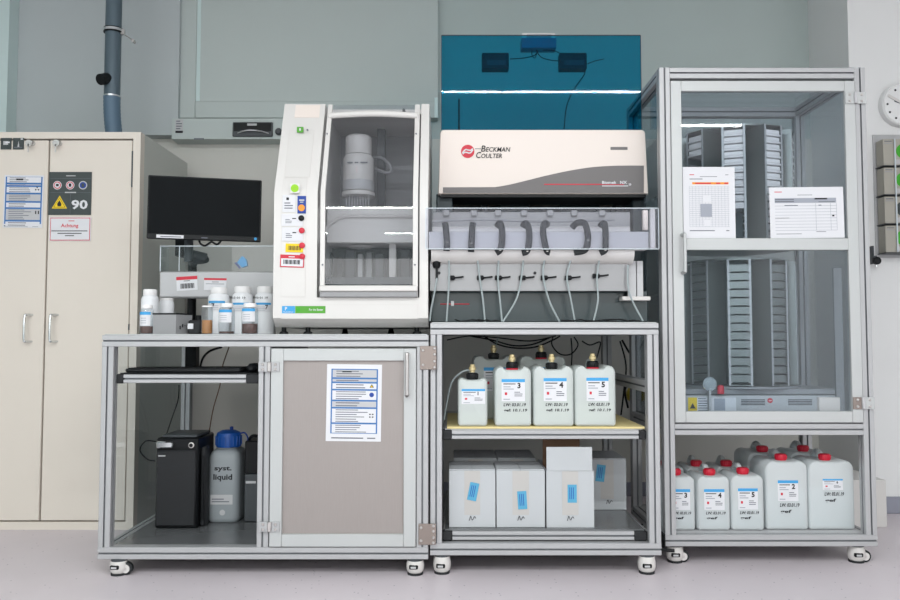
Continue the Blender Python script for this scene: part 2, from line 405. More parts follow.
def d_safety(b_, w, h, y, seed=1, bands=None):
    bl = 'blue'; e = w*.055
    x0, x1, z0, z1 = e*.6, w-e*.6, h*.07, h*.97
    b_.box(x0, x1, y, y+.0003, z0, z1, bl)
    ys = bands or [.97, .84, .79, .66, .5, .38, .16, .07]
    for i in range(len(ys)-1):
        a = h*ys[i]-w*.035; c = h*ys[i+1]+w*.008
        b_.box(x0+w*.035, x1-w*.035, y-.0003, y, c, a, 'lgrey' if i % 2 else 'paper')
        lines(b_, x0+w*.1, x1-w*.25, c, a, max(1, int((a-c)/(h*.03))), y-.0006, 'inkg', .35, seed+i)
    b_.box(w*.3, w*.48, y-.0008, y-.0005, h*.9, h*.93, 'ink')
    b_.box(x0, x0+w*.6, y-.0002, y, h*.02, h*.045, 'inkg'); b_.box(w*.75, w*.9, y-.0002, y, h*.02, h*.045, 'inkg')
    for q in (.29,):
        b_.box(w*.81, w*.84, y-.001, y-.0006, h*(q-.03), h*(q+.03), 'ink'); b_.box(w*.88, w*.91, y-.001, y-.0006, h*(q-.03), h*(q+.03), 'ink')
    return
def d_safety_cab(b_, w, h, y):
    d_safety(b_, w, h, y, 3, [.99, .85, .8, .66, .5, .38, .14, .0+.02])
    for q in (0, 1, 2):
        a = pi/2+q*2*pi/3
        b_.prism([(w*.84+w*.012*cos(a), h*.74+w*.012*sin(a)), (w*.84+w*.06*cos(a-.5), h*.74+w*.06*sin(a-.5)), (w*.84+w*.06*cos(a+.5), h*.74+w*.06*sin(a+.5))], y-.0012, y-.0008, 'ink')
flat('safety_notice', 'white sheet with blue bordered instructions on the left door of the cream cabinet', 'notice', 3.5, 175, 43, 227.5, Yc-.0003, d_safety_cab, .01)
def ring(b_, x, z, r, y, m, m2='paper'):
    b_.cyl((x, y, z), r, .0003, m, 'y', 24); b_.cyl((x, y-.0004, z), r*.76, .0003, m2, 'y', 24)
def d_90(b_, w, h, y):
    b_.box(w*.4, w*.62, y, y+.0003, h*.9, h*.92, 'lgrey')
    b_.box(w*.02, w*.98, y, y+.0003, h*.845, h*.85, 'inkg'); b_.box(w*.02, w*.98, y, y+.0003, h*.52, h*.525, 'inkg')
    b_.box(w*.51, w*.515, y, y+.0003, h*.02, h*.5, 'inkg')
    b_.box(w*.38, w*.64, y-.0003, y, h*.51, h*.535, 'lgrey')
    ring(b_, w*.2, h*.69, w*.1, y-.0005, 'paper', 'red'); ring(b_, w*.2, h*.69, w*.085, y-.001, 'red', 'paper'); b_.box(w*.17, w*.235, y-.002, y-.0016, h*.665, h*.72, 'ink')
    ring(b_, w*.5, h*.69, w*.1, y-.0005, 'paper', 'red'); ring(b_, w*.5, h*.69, w*.085, y-.001, 'red', 'paper'); b_.box(w*.47, w*.53, y-.002, y-.0016, h*.655, h*.73, 'ink')
    ring(b_, w*.8, h*.69, w*.1, y-.0005, 'lgrey', 'navy'); b_.box(w*.77, w*.83, y-.002, y-.0012, h*.65, h*.73, 'sdark')
    b_.prism([(w*.08, h*.15), (w*.44, h*.15), (w*.26, h*.45)], y, y+.0003, 'yellow')
    b_.prism([(w*.12, h*.175), (w*.4, h*.175), (w*.26, h*.405)], y-.0005, y-.0002, 'ink')
    b_.prism([(w*.135, h*.185), (w*.385, h*.185), (w*.26, h*.39)], y-.001, y-.0007, 'yellow')
    b_.prism([(w*.22, h*.2), (w*.3, h*.2), (w*.31, h*.26), (w*.26, h*.34), (w*.21, h*.26)], y-.0015, y-.0012, 'ink')
    b_.text('90', w*.54, h*.13, y-.0005, h*.22, 'paper', w*.38, bold=.03)
flat('warning_sign', 'square dark grey fire cabinet sign with yellow flame triangle and the number 90', 'sign', 48.8, 172, 91.5, 215, Yc-.0003, d_90, m='sdark')
def d_acht(b_, w, h, y):
    b_.box(w*.02, w*.98, y, y+.0003, h*.02, h*.97, 'red'); b_.box(w*.035, w*.965, y-.0004, y, h*.05, h*.94, 'paper')
    b_.text('Achtung', w*.28, h*.52, y-.0008, h*.2, 'red', w*.42, .02)
    b_.box(w*.46, w*.6, y-.0008, y-.0004, h*.82, h*.85, 'red')
    for i, (a, c) in enumerate(((.05, .92), (.2, .78), (.38, .6))): b_.box(w*a, w*c, y-.0008, y-.0004, h*(.4-i*.1), h*(.435-i*.1), 'ink')
flat('warning_notice', 'white paper with red Achtung heading below the dark fire cabinet sign', 'notice', 49.5, 217, 91, 241, Yc-.0003, d_acht)

# ---------------------------------------------------------------- aluminium profile carts
def prof(b_, p, q, s=.045, m='alu'):
    """slotted square extrusion between two points along one axis"""
    a = max(range(3), key=lambda i: abs(q[i]-p[i])); h = s/2; g = .0036; d = .009; c = .002
    one = [(-h+c, -h), (-g, -h), (-g, -h+d), (g, -h+d), (g, -h), (h-c, -h), (h, -h+c)]
    pts = []
    for k in range(4):
        ca, sa = [(1, 0), (0, 1), (-1, 0), (0, -1)][k]
        pts += [(x*ca-y*sa, x*sa+y*ca) for x, y in one]
    o = [i for i in range(3) if i != a]
    def pt(e, u):
        r = [0, 0, 0]; r[a] = e[a]; r[o[0]] = e[o[0]]+u[0]; r[o[1]] = e[o[1]]+u[1]; return tuple(r)
    n = len(pts); vs = [pt(p, u) for u in pts]+[pt(q, u) for u in pts]
    for i in range(n):
        b_.add([vs[i], vs[(i+1) % n], vs[n+(i+1) % n], vs[n+i]], [(0, 1, 2, 3)], 'slot' if i % 7 in (1, 2, 3) else m)
    b_.add(vs, [tuple(range(n)), tuple(range(n, 2*n))], m)
    return b_
PR = .045
def cart_frame(t, x0, x1, y0, y1, z0, z1, posts=(), rails=(), midz=()):
    h = PR/2
    for x in (x0+h, x1-h):
        for y in (y0+h, y1-h):
            prof(MB(), (x, y, z0+PR), (x, y, z1-PR if z1 < 1.5 else z1)).build('post', t)
    for x in posts: prof(MB(), (x, y0+h, z0+PR), (x, y0+h, z1-PR)).build('post', t)
    e = PR if z1 > 1.5 else 0
    for y in (y0+h, y1-h):
        prof(MB(), (x0, y, z0+h), (x1, y, z0+h)).build('rail', t)
        prof(MB(), (x0+e, y, z1-h), (x1-e, y, z1-h)).build('rail', t)
        for z in midz: prof(MB(), (x0+PR, y, z), (x1-PR, y, z)).build('rail', t)
    for x in (x0+h, x1-h):
        for z in (z0+h, z1-h)+tuple(midz): prof(MB(), (x, y0+PR, z), (x, y1-PR, z)).build('rail', t)
def caster(t, x, y, z, d=1, style=0):
    hs = z
    b_ = MB()
    b_.cyl((x, y, z-.008), .03, .008, 'dgrey')
    b_.lathe([(.026, 0), (.031, .006), (.034, .02), (.034, .034), (.03, hs-.016)], (x, y, .008), 'white2', 24)
    b_.box(x-.022, x+.012, y-.0365, y-.02, .026, .042, 'black', .003).box(x-.016, x+.004, y-.038, y-.036, .03, .037, 'lgrey')
    o = b_.build('caster', t)
    w = MB()
    cx = x+.03*d
    w.lathe([(.018, -.011), (.024, -.009), (.024, .009), (.018, .011)], (cx, y-.004, .0245), 'rubber', 24, 'y')
    w.lathe([(.016, -.0135), (.016, .0135)], (cx, y-.004, .0245), 'white2', 20, 'y').cyl((cx, y-.019, .0245), .005, .003, 'bolt', 'y')
    w.cyl((x, y, 0), .03, .008, 'rubber')
    w.build('wheel', o)
def tray(t, px0, px1, ztop, y0, y1, x0, x1, board='black', s=.033):
    """pull-out tray: front profile with black corner blocks, side profiles, deck"""
    h = s/2; zc = ztop-h
    o = MB().box(x0+.01, x1-.01, y0+.01, y1, ztop, ztop+.006, board).build('pull_out_tray', t)
    b_ = MB(); prof(b_, (px0, y0+h, zc), (px1, y0+h, zc), s); b_.build('front_rail', o)
    for a, c in ((x0, px0), (px1, x1)): MB().box(a, c, y0-.004, y0+s, ztop-s-.002, ztop+.002, 'blackm', .004).build('corner_block', o)
    for x in ((x0+px0)/2, (x1+px1)/2): prof(MB(), (x, y0+s, zc), (x, y1, zc), s).build('side_rail', o)
    return o
def plate(b_, x0, x1, z0, z1, y, m, bolts, r=.0055):
    b_.box(x0, x1, y-.005, y, z0, z1, m, .001)
    for u, v in bolts: b_.lathe([(r, 0), (r, -.003), (r*.6, -.005)], (x0+(x1-x0)*u, y-.005, z0+(z1-z0)*v), 'bolt', 12, 'y')
    return b_

# left cart
YL = 3.05; LB = 4.0
LX0, LX1 = X(97.5, YL, 550), X(428.3, YL, 440)
LZ0, LZ1 = Z(559.5, YL), Z(335, YL)
t = thing('aluminium_cart', 'left low aluminium profile cart with a steel door, carrying the white dispenser', 'cart', ((LX0+LX1)/2, (YL+LB)/2, 0))
left = t
mpx = X(263.5, YL, 440)
cart_frame(t, LX0, LX1, YL, LB, LZ0, LZ1, posts=(mpx,))
MB().box(LX0+.005, LX1-.005, YL+.01, LB-.01, LZ1, LZ1+.0035, 'alu2').build('tabletop', t)
MB().box(LX0+PR, LX1-PR, YL+PR, LB-PR, LZ0+.036, LZ0+.045, 'deckg').build('deck', t)
for x, y, d in ((LX0+.075, YL+.022, 1), (LX1-.05, YL+.026, -.2), (LX0+.075, LB-.05, 1), (LX1-.05, LB-.05, -1)): caster(t, x, y, LZ0, d)
tray(t, X(123.5, YL+.03, 380), X(246, YL+.03, 380), Z(374.5, YL+.03), YL+.03, LB-.12, LX0+PR, mpx-PR/2-.004, 'black')
# glass side strip on left
MB().box(LX0+PR*.9, LX0+PR+.004, YL+PR, LB-PR, LZ0+PR, LZ1-PR, 'glass').build('side_panel', t)
# partition between the open bay and the cupboard
MB().box(mpx-.004, mpx+.004, YL+PR, LB-PR, LZ0+PR, LZ1-PR, 'lgrey').build('partition', t)
# steel door
dx0, dx1 = X(270.5, YL, 440), X(416, YL, 440); dz0, dz1 = Z(546.5, YL), Z(348.5, YL); fwd = .047
Yd = YL-.006
d = MB().box(dx0+fwd*.9, dx1-fwd*.9, Yd+.012, Yd+.018, dz0+fwd*.9, dz1-fwd*.9, 'steel').build('door', t)
fr = MB()
fr.box(dx0, dx0+fwd, Yd, Yd+.03, dz0, dz1, 'alu2', .0015).box(dx1-fwd, dx1, Yd, Yd+.03, dz0, dz1, 'alu2', .0015)
fr.box(dx0+fwd, dx1-fwd, Yd+.0005, Yd+.03, dz1-fwd, dz1, 'alu2', .0015).box(dx0+fwd, dx1-fwd, Yd+.0005, Yd+.03, dz0, dz0+fwd, 'alu2', .0015)
fr.build('door_frame', d)
hx = X(407.5, YL, 372)
MB().tube([(hx, Yd, Z(354, YL)), (hx, Yd-.03, Z(354.5, YL)), (hx, Yd-.034, Z(358, YL)), (hx, Yd-.034, Z(391, YL)), (hx, Yd-.03, Z(394, YL)), (hx, Yd, Z(394.5, YL))], .008, 'bolt', 10).build('handle', d)
for pz in (367, 526.5):
    zc = Z(pz, YL); plate(MB(), X(259, YL, pz), X(268, YL, pz), zc-.018, zc+.02, Yd-.0005, 'alu', [(.5, .25), (.5, .75)]).box(X(268, YL, pz), X(272, YL, pz), Yd-.012, Yd-.0005, zc-.018, zc+.02, 'bolt', .003).build('hinge', t)
    plate(MB(), X(272, YL, pz), X(280, YL, pz), zc-.018, zc+.02, Yd-.0005, 'alu', [(.5, .25), (.5, .75)]).build('hinge_leaf', d)
plate(MB(), X(420, YL, 358), X(436.5, YL, 358), Z(369.5, YL), Z(346, YL), YL-.0005, 'taupe', [(.18, .2), (.18, .82), (.88, .1), (.88, .35), (.88, .65), (.88, .9)]).build('joining_plate', t)
plate(MB(), X(418.5, YL, 534), X(436, YL, 534), Z(544.5, YL), Z(523.5, YL), YL-.0005, 'taupe', [(.15, .2), (.15, .82), (.85, .1), (.85, .35), (.85, .65), (.85, .9)]).build('joining_plate', t)

# middle cart
YM = 3.062; MBk = 4.0
MX0, MX1 = X(430.3, YM, 440), X(660, YM, 440); MZ0, MZ1 = Z(555.5, YM), Z(323, YM)
t = thing('aluminium_cart', 'middle aluminium profile cart holding canisters and cartons under the liquid handler', 'cart', ((MX0+MX1)/2, (YM+MBk)/2, 0))
mid = t
cart_frame(t, MX0, MX1, YM, MBk, MZ0, MZ1)
MB().box(MX0+.005, MX1-.005, YM+.01, MBk-.01, MZ1, MZ1+.0035, 'alu2').build('tabletop', t)
for x, y, d in ((MX0+.045, YM+.03, .2), (MX1-.05, YM+.03, -.2), (MX0+.05, MBk-.05, 1), (MX1-.05, MBk-.05, -1)): caster(t, x, y, MZ0, d)
tzU = Z(430.5, YM+.03); tzL = Z(531.5, YM+.03)
tray(t, X(452, YM, 432), X(640.5, YM, 432), tzU, YM+.03, MBk-.12, MX0+PR+.001, MX1-PR-.001, 'lgrey')
tray(t, X(452.5, YM, 535), X(636, YM, 535), tzL, YM+.03, MBk-.1, MX0+PR+.001, MX1-PR-.001, 'deckg')
yb = MB().box(X(447, YM+.03, 428), X(645, YM+.03, 428), YM+.035, YM+.62, tzU+.0065, tzU+.014, 'yboard').build('yellow_board')
tag(yb, 'pale yellow board lying on the tray under the numbered canisters', 'board')
zy = tzU+.0145
prof(MB(), (MX1-PR/2, YM+PR, Z(378, 3.8)), (MX1-PR/2, MBk-PR, Z(378, 3.8))).build('rail', mid)

# right tall cabinet
YR = 3.2; RB = 3.8
TX0, TX1 = .860, X(865.3, YR, 80); TZ0, TZ1 = Z(546.5, YR), Z(67.5, YR)
t = thing('storage_tower', 'tall aluminium frame cabinet with glazed door enclosing two microplate carousels', 'cabinet', ((TX0+TX1)/2, (YR+RB)/2, 0))
tower = t
zmid = Z(429.5, YR)
cart_frame(t, TX0, TX1, YR, RB, TZ0, TZ1, midz=(zmid,))
MB().box(TX0+PR, TX1-PR, YR+PR, RB-PR, TZ0+.036, TZ0+.045, 'lgrey').build('deck', t)
MB().box(TX0+PR*.5, TX1-PR*.5, YR+PR, RB-PR, zmid+.016, zmid+.0225, 'grey').build('shelf', t)
for x, y, d in ((TX0+.05, YR+.045, 1), (TX1-.065, YR+.045, 1), (TX0+.05, RB-.05, 1), (TX1-.065, RB-.05, 1)): caster(t, x, y, TZ0, d)
for x in (TX0+.02, TX1-.025): MB().box(x, x+.005, YR+PR, RB-PR, zmid+PR/2, TZ1-PR, 'side_glass').build('side_panel', t)
MB().box(TX0+PR, TX1-PR, RB-.02, RB-.014, zmid+PR/2, TZ1-PR, 'side_glass').build('back_panel', t)
MB().box(TX0+.01, TX1-.01, YR+.01, RB-.01, TZ1, TZ1+.004, 'side_glass').build('top_panel', t)
# glazed door
Yd = YR-.004
dx0, dx1 = TX0+PR+.001, TX1-PR-.001; dz0, dz1 = Z(422.5, YR), Z(81, YR); fwd = .043
d = MB().box(dx0+fwd*.9, dx1-fwd*.9, Yd+.012, Yd+.016, dz0+fwd*.9, dz1-fwd*.9, 'door_glass').build('door', t)
fr = MB()
fr.box(dx0, dx0+fwd, Yd, Yd+.03, dz0, dz1, 'alu2', .0015).box(dx1-fwd, dx1, Yd, Yd+.03, dz0, dz1, 'alu2', .0015)
for a, c in ((dz1-fwd, dz1), (dz0, Z(411.3, YR)), (Z(250, YR), Z(238.3, YR))): fr.box(dx0+fwd, dx1-fwd, Yd+.0005, Yd+.03, a, c, 'alu2', .0015)
fr.build('door_frame', d)
hx = X(682.2, YR, 255)
MB().tube([(hx, Yd, Z(235, YR)), (hx, Yd-.03, Z(235.5, YR)), (hx, Yd-.034, Z(239, YR)), (hx, Yd-.034, Z(269, YR)), (hx, Yd-.03, Z(272.5, YR)), (hx, Yd, Z(273, YR))], .0075, 'alu2', 10).build('handle', d)
for pz in (98, 402.5):
    zc = Z(pz, YR); xx = X(850 if pz < 200 else 859, YR, pz)
    xx = dx1
    plate(MB(), xx+.004, xx+.044, zc-.026, zc+.022, Yd-.0005, 'alu2', [(.5, .22), (.5, .78)]).box(xx-.008, xx+.004, Yd-.014, Yd-.0005, zc-.026, zc+.022, 'lgrey', .003).build('hinge', t)
    plate(MB(), xx-.042, xx-.008, zc-.026, zc+.022, Yd-.0005, 'alu2' if pz < 200 else 'taupe', [(.5, .22), (.5, .78)]).build('hinge_leaf', d)

# link between middle cart and tower
zc = TZ0+.006
tag(MB().tube([(MX1-.02, YR-.075, zc+.01), (MX1+.03, YR-.055, zc-.005), (TX0+.02, YR-.055, zc-.008)], .007, 'black').box(TX0-.008, TX0-.002, YR-.01, YR+.045, TZ0-.01, TZ0+.05, 'black').build('cable_clip'), 'black cable clip bridging the bottom rails of the middle cart and the tall cabinet', 'clip')

# ---------------------------------------------------------------- papers on doors
def d_steel(b_, w, h, y):
    b_.box(w*.08, w*.93, y, y+.0003, h*.1, h*.94, 'blue')
    ys = [.94, .82, .765, .67, .53, .435, .235, .1]
    for i in range(len(ys)-1):
        a = h*ys[i]-w*.018; c = h*ys[i+1]+w*.012
        b_.box(w*.105, w*.905, y-.0004, y, c, a, 'lgrey' if i in (0, 1, 4) else 'paper')
        lines(b_, w*.17, w*.76, c, a, max(1, int((a-c)/(h*.026))), y-.0008, 'inkg', .35, i+3)
    b_.box(w*.28, w*.45, y-.001, y-.0008, h*.895, h*.91, 'ink')
    b_.prism([(w*.78, h*.7), (w*.86, h*.7), (w*.82, h*.745)], y-.001, y-.0007, 'ink'); b_.prism([(w*.8, h*.705), (w*.84, h*.705), (w*.82, h*.73)], y-.0014, y-.0011, 'yellow')
    b_.cyl((w*.82, y-.001, h*.605), w*.042, .0003, 'navy', 'y')
    b_.box(w*.78, w*.86, y-.001, y-.0007, h*.31, h*.36, 'ink'); b_.box(w*.77, w*.87, y-.0014, y-.0011, h*.325, h*.345, 'paper')
    b_.box(w*.81, w*.83, y-.0015, y-.0012, h*.305, h*.365, 'paper')
    b_.box(w*.1, w*.68, y, y+.0003, h*.035, h*.05, 'inkg'); b_.box(w*.75, w*.9, y, y+.0003, h*.035, h*.05, 'inkg')
flat('safety_notice', 'white sheet with blue bordered instructions taped to the brushed steel cart door', 'notice', 326, 364, 381, 441, YL+.0055, d_steel, .012)
Yg = Yd+.0115
def d_plan(b_, w, h, y):
    b_.box(w*.13, w*.22, y, y+.0003, h*.885, h*.895, 'red'); b_.box(w*.33, w*.66, y, y+.0003, h*.86, h*.867, 'inkg'); b_.box(w*.82, w*.88, y, y+.0003, h*.885, h*.893, 'inkg')
    b_.box(w*.13, w*.38, y, y+.0003, h*.825, h*.835, 'inkg')
    b_.box(w*.18, w*.88, y, y+.0003, h*.755, h*.785, 'orange'); b_.box(w*.24, w*.54, y-.0004, y, h*.76, h*.778, 'red'); b_.box(w*.64, w*.72, y-.0004, y, h*.76, h*.778, 'red'); b_.box(w*.8, w*.87, y-.0004, y, h*.76, h*.778, 'red')
    for i in range(13): b_.box(w*(.12+.062*i), w*(.123+.062*i), y, y+.0003, h*.16, h*.73, 'inkl')
    for i in range(22): b_.box(w*.12, w*.89, y, y+.0003, h*(.16+.0265*i), h*(.163+.0265*i), 'inkl')
    b_.box(w*.33, w*.55, y-.0003, y, h*.3, h*.48, 'inkl')
    b_.box(w*.38, w*.54, y-.0007, y-.0004, h*.5, h*.6, 'paper'); b_.box(w*.4, w*.52, y-.0007, y-.0004, h*.17, h*.26, 'paper')
    b_.box(w*.12, w*.6, y, y+.0003, h*.1, h*.112, 'inkg'); b_.box(w*.82, w*.88, y, y+.0003, h*.1, h*.112, 'inkg')
flat('paper_form', 'white portrait form with an orange heading row taped inside the glazed door at left', 'paper', 683, 167, 735, 238.3, Yg, d_plan)
def d_form(b_, w, h, y):
    b_.box(w*.07, w*.17, y, y+.0003, h*.9, h*.915, 'red'); b_.box(w*.38, w*.58, y, y+.0003, h*.84, h*.85, 'inkg')
    b_.box(w*.07, w*.9, y, y+.0003, h*.69, h*.785, 'inkl')
    for z in (.75, .71): b_.box(w*.07, w*.33, y-.0004, y, h*z, h*(z+.018), 'inkg')
    b_.box(w*.61, w*.78, y-.0004, y, h*.755, h*.785, 'ink'); b_.box(w*.66, w*.88, y-.0004, y, h*.7, h*.715, 'inkg')
    b_.box(w*.2, w*.38, y, y+.0003, h*.635, h*.65, 'inkg'); b_.box(w*.66, w*.7, y, y+.0003, h*.635, h*.65, 'inkg')
    for i in range(9): b_.box(w*.07, w*.9, y, y+.0003, h*(.15+.06*i), h*(.156+.06*i), 'inkl')
    for u in (.62, .82, .9): b_.box(w*u, w*(u+.004), y, y+.0003, h*.15, h*.68, 'inkl')
    b_.box(w*.84, w*.87, y, y+.0003, h*.42, h*.45, 'ink'); b_.box(w*.07, w*.26, y, y+.0003, h*.39, h*.4, 'inkg')
    b_.box(w*.08, w*.42, y, y+.0003, h*.08, h*.09, 'inkg'); b_.box(w*.62, w*.75, y, y+.0003, h*.12, h*.13, 'inkg')
flat('paper_form', 'white landscape form taped inside the glazed door at right', 'paper', 770, 187.5, 844, 238.5, Yg, d_form, -.01)

# ---------------------------------------------------------------- microplate carousels
CX, CY = 1.27, 3.5
CR = .245
def hotel(z0, z1, nsh, name_mat, mS):
    """radial plate hotel, local: opening at +radius along -Y, built at angle 0; returns mesh builders"""
    f_ = MB(); w = .046; d0, d1 = -CR, -CR+.13
    for sx in (-1, 1):
        f_.box(sx*w-.0015, sx*w+.0015, d0, d1, z0, z1, mS)
        f_.box(sx*w-(.008 if sx > 0 else 0), sx*w+(0 if sx > 0 else .008), d0-.0015, d0, z0, z1, 'alu')
    f_.box(-w, w, d1, d1+.002, z0, z1, 'hoteld').box(-w, w, d0, d1, z1-.003, z1, mS).box(-w, w, d0, d1, z0, z0+.004, mS)
    s_ = MB(); st = (z1-z0-.03)/nsh
    for i in range(nsh):
        z = z0+.012+i*st; s_.box(-w+.002, -w+.014, d0+.003, d1, z, z+.002, 'alu').box(w-.014, w-.002, d0+.003, d1, z, z+.002, 'alu')
    return f_, s_, st
def carousel(label, z0, z1, nsh, shelf_full, a0):
    t = thing('plate_carousel', label, 'carousel', (CX, CY, z0-.012))
    MB().cyl((CX, CY, z0-.012), CR+.01, .008, 'grey', n=48).build('turntable', t)
    MB().cyl((CX, CY, z0-.004), .035, z1-z0+.02, 'hoteld').build('column', t)
    MB().cyl((CX, CY, z1+.002), CR-.03, .008, 'hotel', n=48).build('top_disc', t)
    f_, s_, st = hotel(z0, z1, nsh, None, 'hotel')
    if shelf_full:
        w = .044
        for i in range(nsh):
            z = z0+.012+i*st; s_.box(-w, w, -CR+.006, -CR+.12, z+.003, z+st-.004, 'hotel')
    first = None
    for k in range(9):
        a = radians(a0+40*k)
        if first is None:
            h_ = bpy.data.objects.new('plate_hotel', None)
            hm = f_.build('plate_hotel'); hm.parent = t; hm.location = (0, 0, .012-z0)
            hs = s_.build('shelf_rack', hm); hs.parent = hm; hm.rotation_euler = (0, 0, a); first = hm
            bpy.data.objects.remove(h_)
        else:
            c = hm.copy(); C.objects.link(c); c.rotation_euler = (0, 0, a)
            g = hs.copy(); C.objects.link(g); g.parent = c
    return st
ztab = zmid+.0225
zL0, zL1 = Z(386, 3.26), Z(259, 3.26)
zU0, zU1 = Z(241, 3.26), Z(124, 3.26)
carousel('lower carousel of metal plate racks with closely spaced shelves in the tall cabinet', zL0, zL1, 14, True, -17)
carousel('upper carousel of metal plate racks loaded with white microplates in the tall cabinet', zU0, zU1, 15, False, -20)
# carousel base instrument
b = thing('carousel_base', 'low grey instrument base with red round logo under the lower carousel', 'instrument', (CX, 3.5, ztab))
Yb = 3.262
MB().box(X(680, Yb, 400), X(842, Yb, 400)-.025, Yb, 3.76, ztab+.001, Z(395.5, Yb), 'lgrey', .003).build('body', b)
MB().box(X(681, Yb, 400), X(838, Yb, 400), Yb+.02, 3.76, Z(395, Yb), zL0-.013, 'grey', .003).build('top_plate', b)
f_ = MB()
zl0, zl1 = Z(411.5, Yb), Z(397.5, Yb)
f_.box(X(688, Yb, 400), X(697, Yb, 400), Yb-.001, Yb, zl0, zl1, 'yellow').box(X(697, Yb, 400), X(736, Yb, 400), Yb-.001, Yb, zl0, zl1, 'paper')
f_.prism([(X(689.5, Yb, 400), zl0+.012), (X(695.5, Yb, 400), zl0+.012), (X(692.5, Yb, 400), zl0+.035)], Yb-.0015, Yb-.001, 'ink')
lines(f_, X(698, Yb, 400), X(710, Yb, 400), zl0, zl1, 6, Yb-.0015, 'inkg'); f_.box(X(714, Yb, 400), X(725, Yb, 400), Yb-.0015, Yb-.001, zl0+.004, zl1-.004, 'inkl')
f_.build('rating_label', b)
v_ = MB()
for a, c in ((741, 765), (788, 812)):
    for i in range(4): v_.box(X(a, Yb, 400), X(c, Yb, 400), Yb-.0012, Yb-.0002, Z(399.4+i*1.6, Yb)-.0035, Z(399.4+i*1.6, Yb), 'dgrey')
v_.build('vent', b)
MB().cyl((X(770, Yb, 400), Yb-.002, Z(400.5, Yb)), .0105, .002, 'red', 'y').box(X(770, Yb, 400)-.006, X(770, Yb, 400)+.006, Yb-.003, Yb-.002, Z(400.5, Yb)-.002, Z(400.5, Yb)+.001, 'pink').build('logo', b)
MB().box(X(817, Yb, 400), X(838, Yb, 400), Yb-.02, Yb, ztab+.001, Z(397, Yb), 'cream', .003).build('cover_block', b)
MB().box(X(834, 3.55, 300), X(842, 3.55, 300), 3.55, 3.56, ztab+.002, Z(268, 3.55), 'lgrey').build('guide_strip', b)
# glass valve ball + red stopper
kx, kz = X(710, 3.235, 384), Z(384, 3.235)
tag(MB().lathe([(.012, -.008), (.024, -.004), (.028, .004), (.024, .012), (.012, .016)], (kx, 3.235, kz-.0), 'jar', 24, 'y').lathe([(.028, -.003), (.0295, 0), (.028, .003)], (kx, 3.24, kz), 'chrome', 24, 'y').box(kx-.004, kx+.004, 3.235, 3.26, ztab+.001, kz-.02, 'alu').build('round_dial'), 'small round glass dial in front of the lower carousel', 'dial')
tag(MB().lathe([(.014, 0), (.014, .03), (.009, .036)], (kx+.048, 3.25, Z(394, 3.25)), 'capred', 16).build('red_stopper'), 'dark red stopper beside the round glass dial', 'stopper')
# white microplates
ORD = ['top', 'second', 'third', 'fourth', 'fifth', 'sixth', 'seventh', 'eighth', 'ninth', 'tenth', 'eleventh', 'twelfth', 'thirteenth', 'fourteenth', 'fifteenth']
pm = MB(); pm.box(-.0425, .0425, 0, .118, 0, .008, 'plateW', .002); pm.box(-.0395, .0395, .003, .115, .008, .0265, 'plateW', .003)
proto = pm.build('microplate'); placed = False
st = (zU1-zU0-.03)/15
for a, cnt, nm in ((-20, 11, 'left front'), (20, 15, 'right front'), (60, 15, 'far right'), (-60, 3, 'far left')):
    ar = radians(a)
    for k in range(cnt):
        if k >= 15: break
        i = 14-k
        o = proto if not placed else proto.copy()
        if placed: C.objects.link(o)
        placed = True
        r = CR-.002
        o.location = (CX+sin(ar)*r, CY-cos(ar)*r, zU0+.0142+i*st); o.rotation_euler = (0, 0, ar)
        tag(o, 'white microplate, %s%s in the %s rack of the upper carousel' % (ORD[k], '' if k == 0 else ' from top', nm), 'microplate', 'white microplates in the upper carousel')

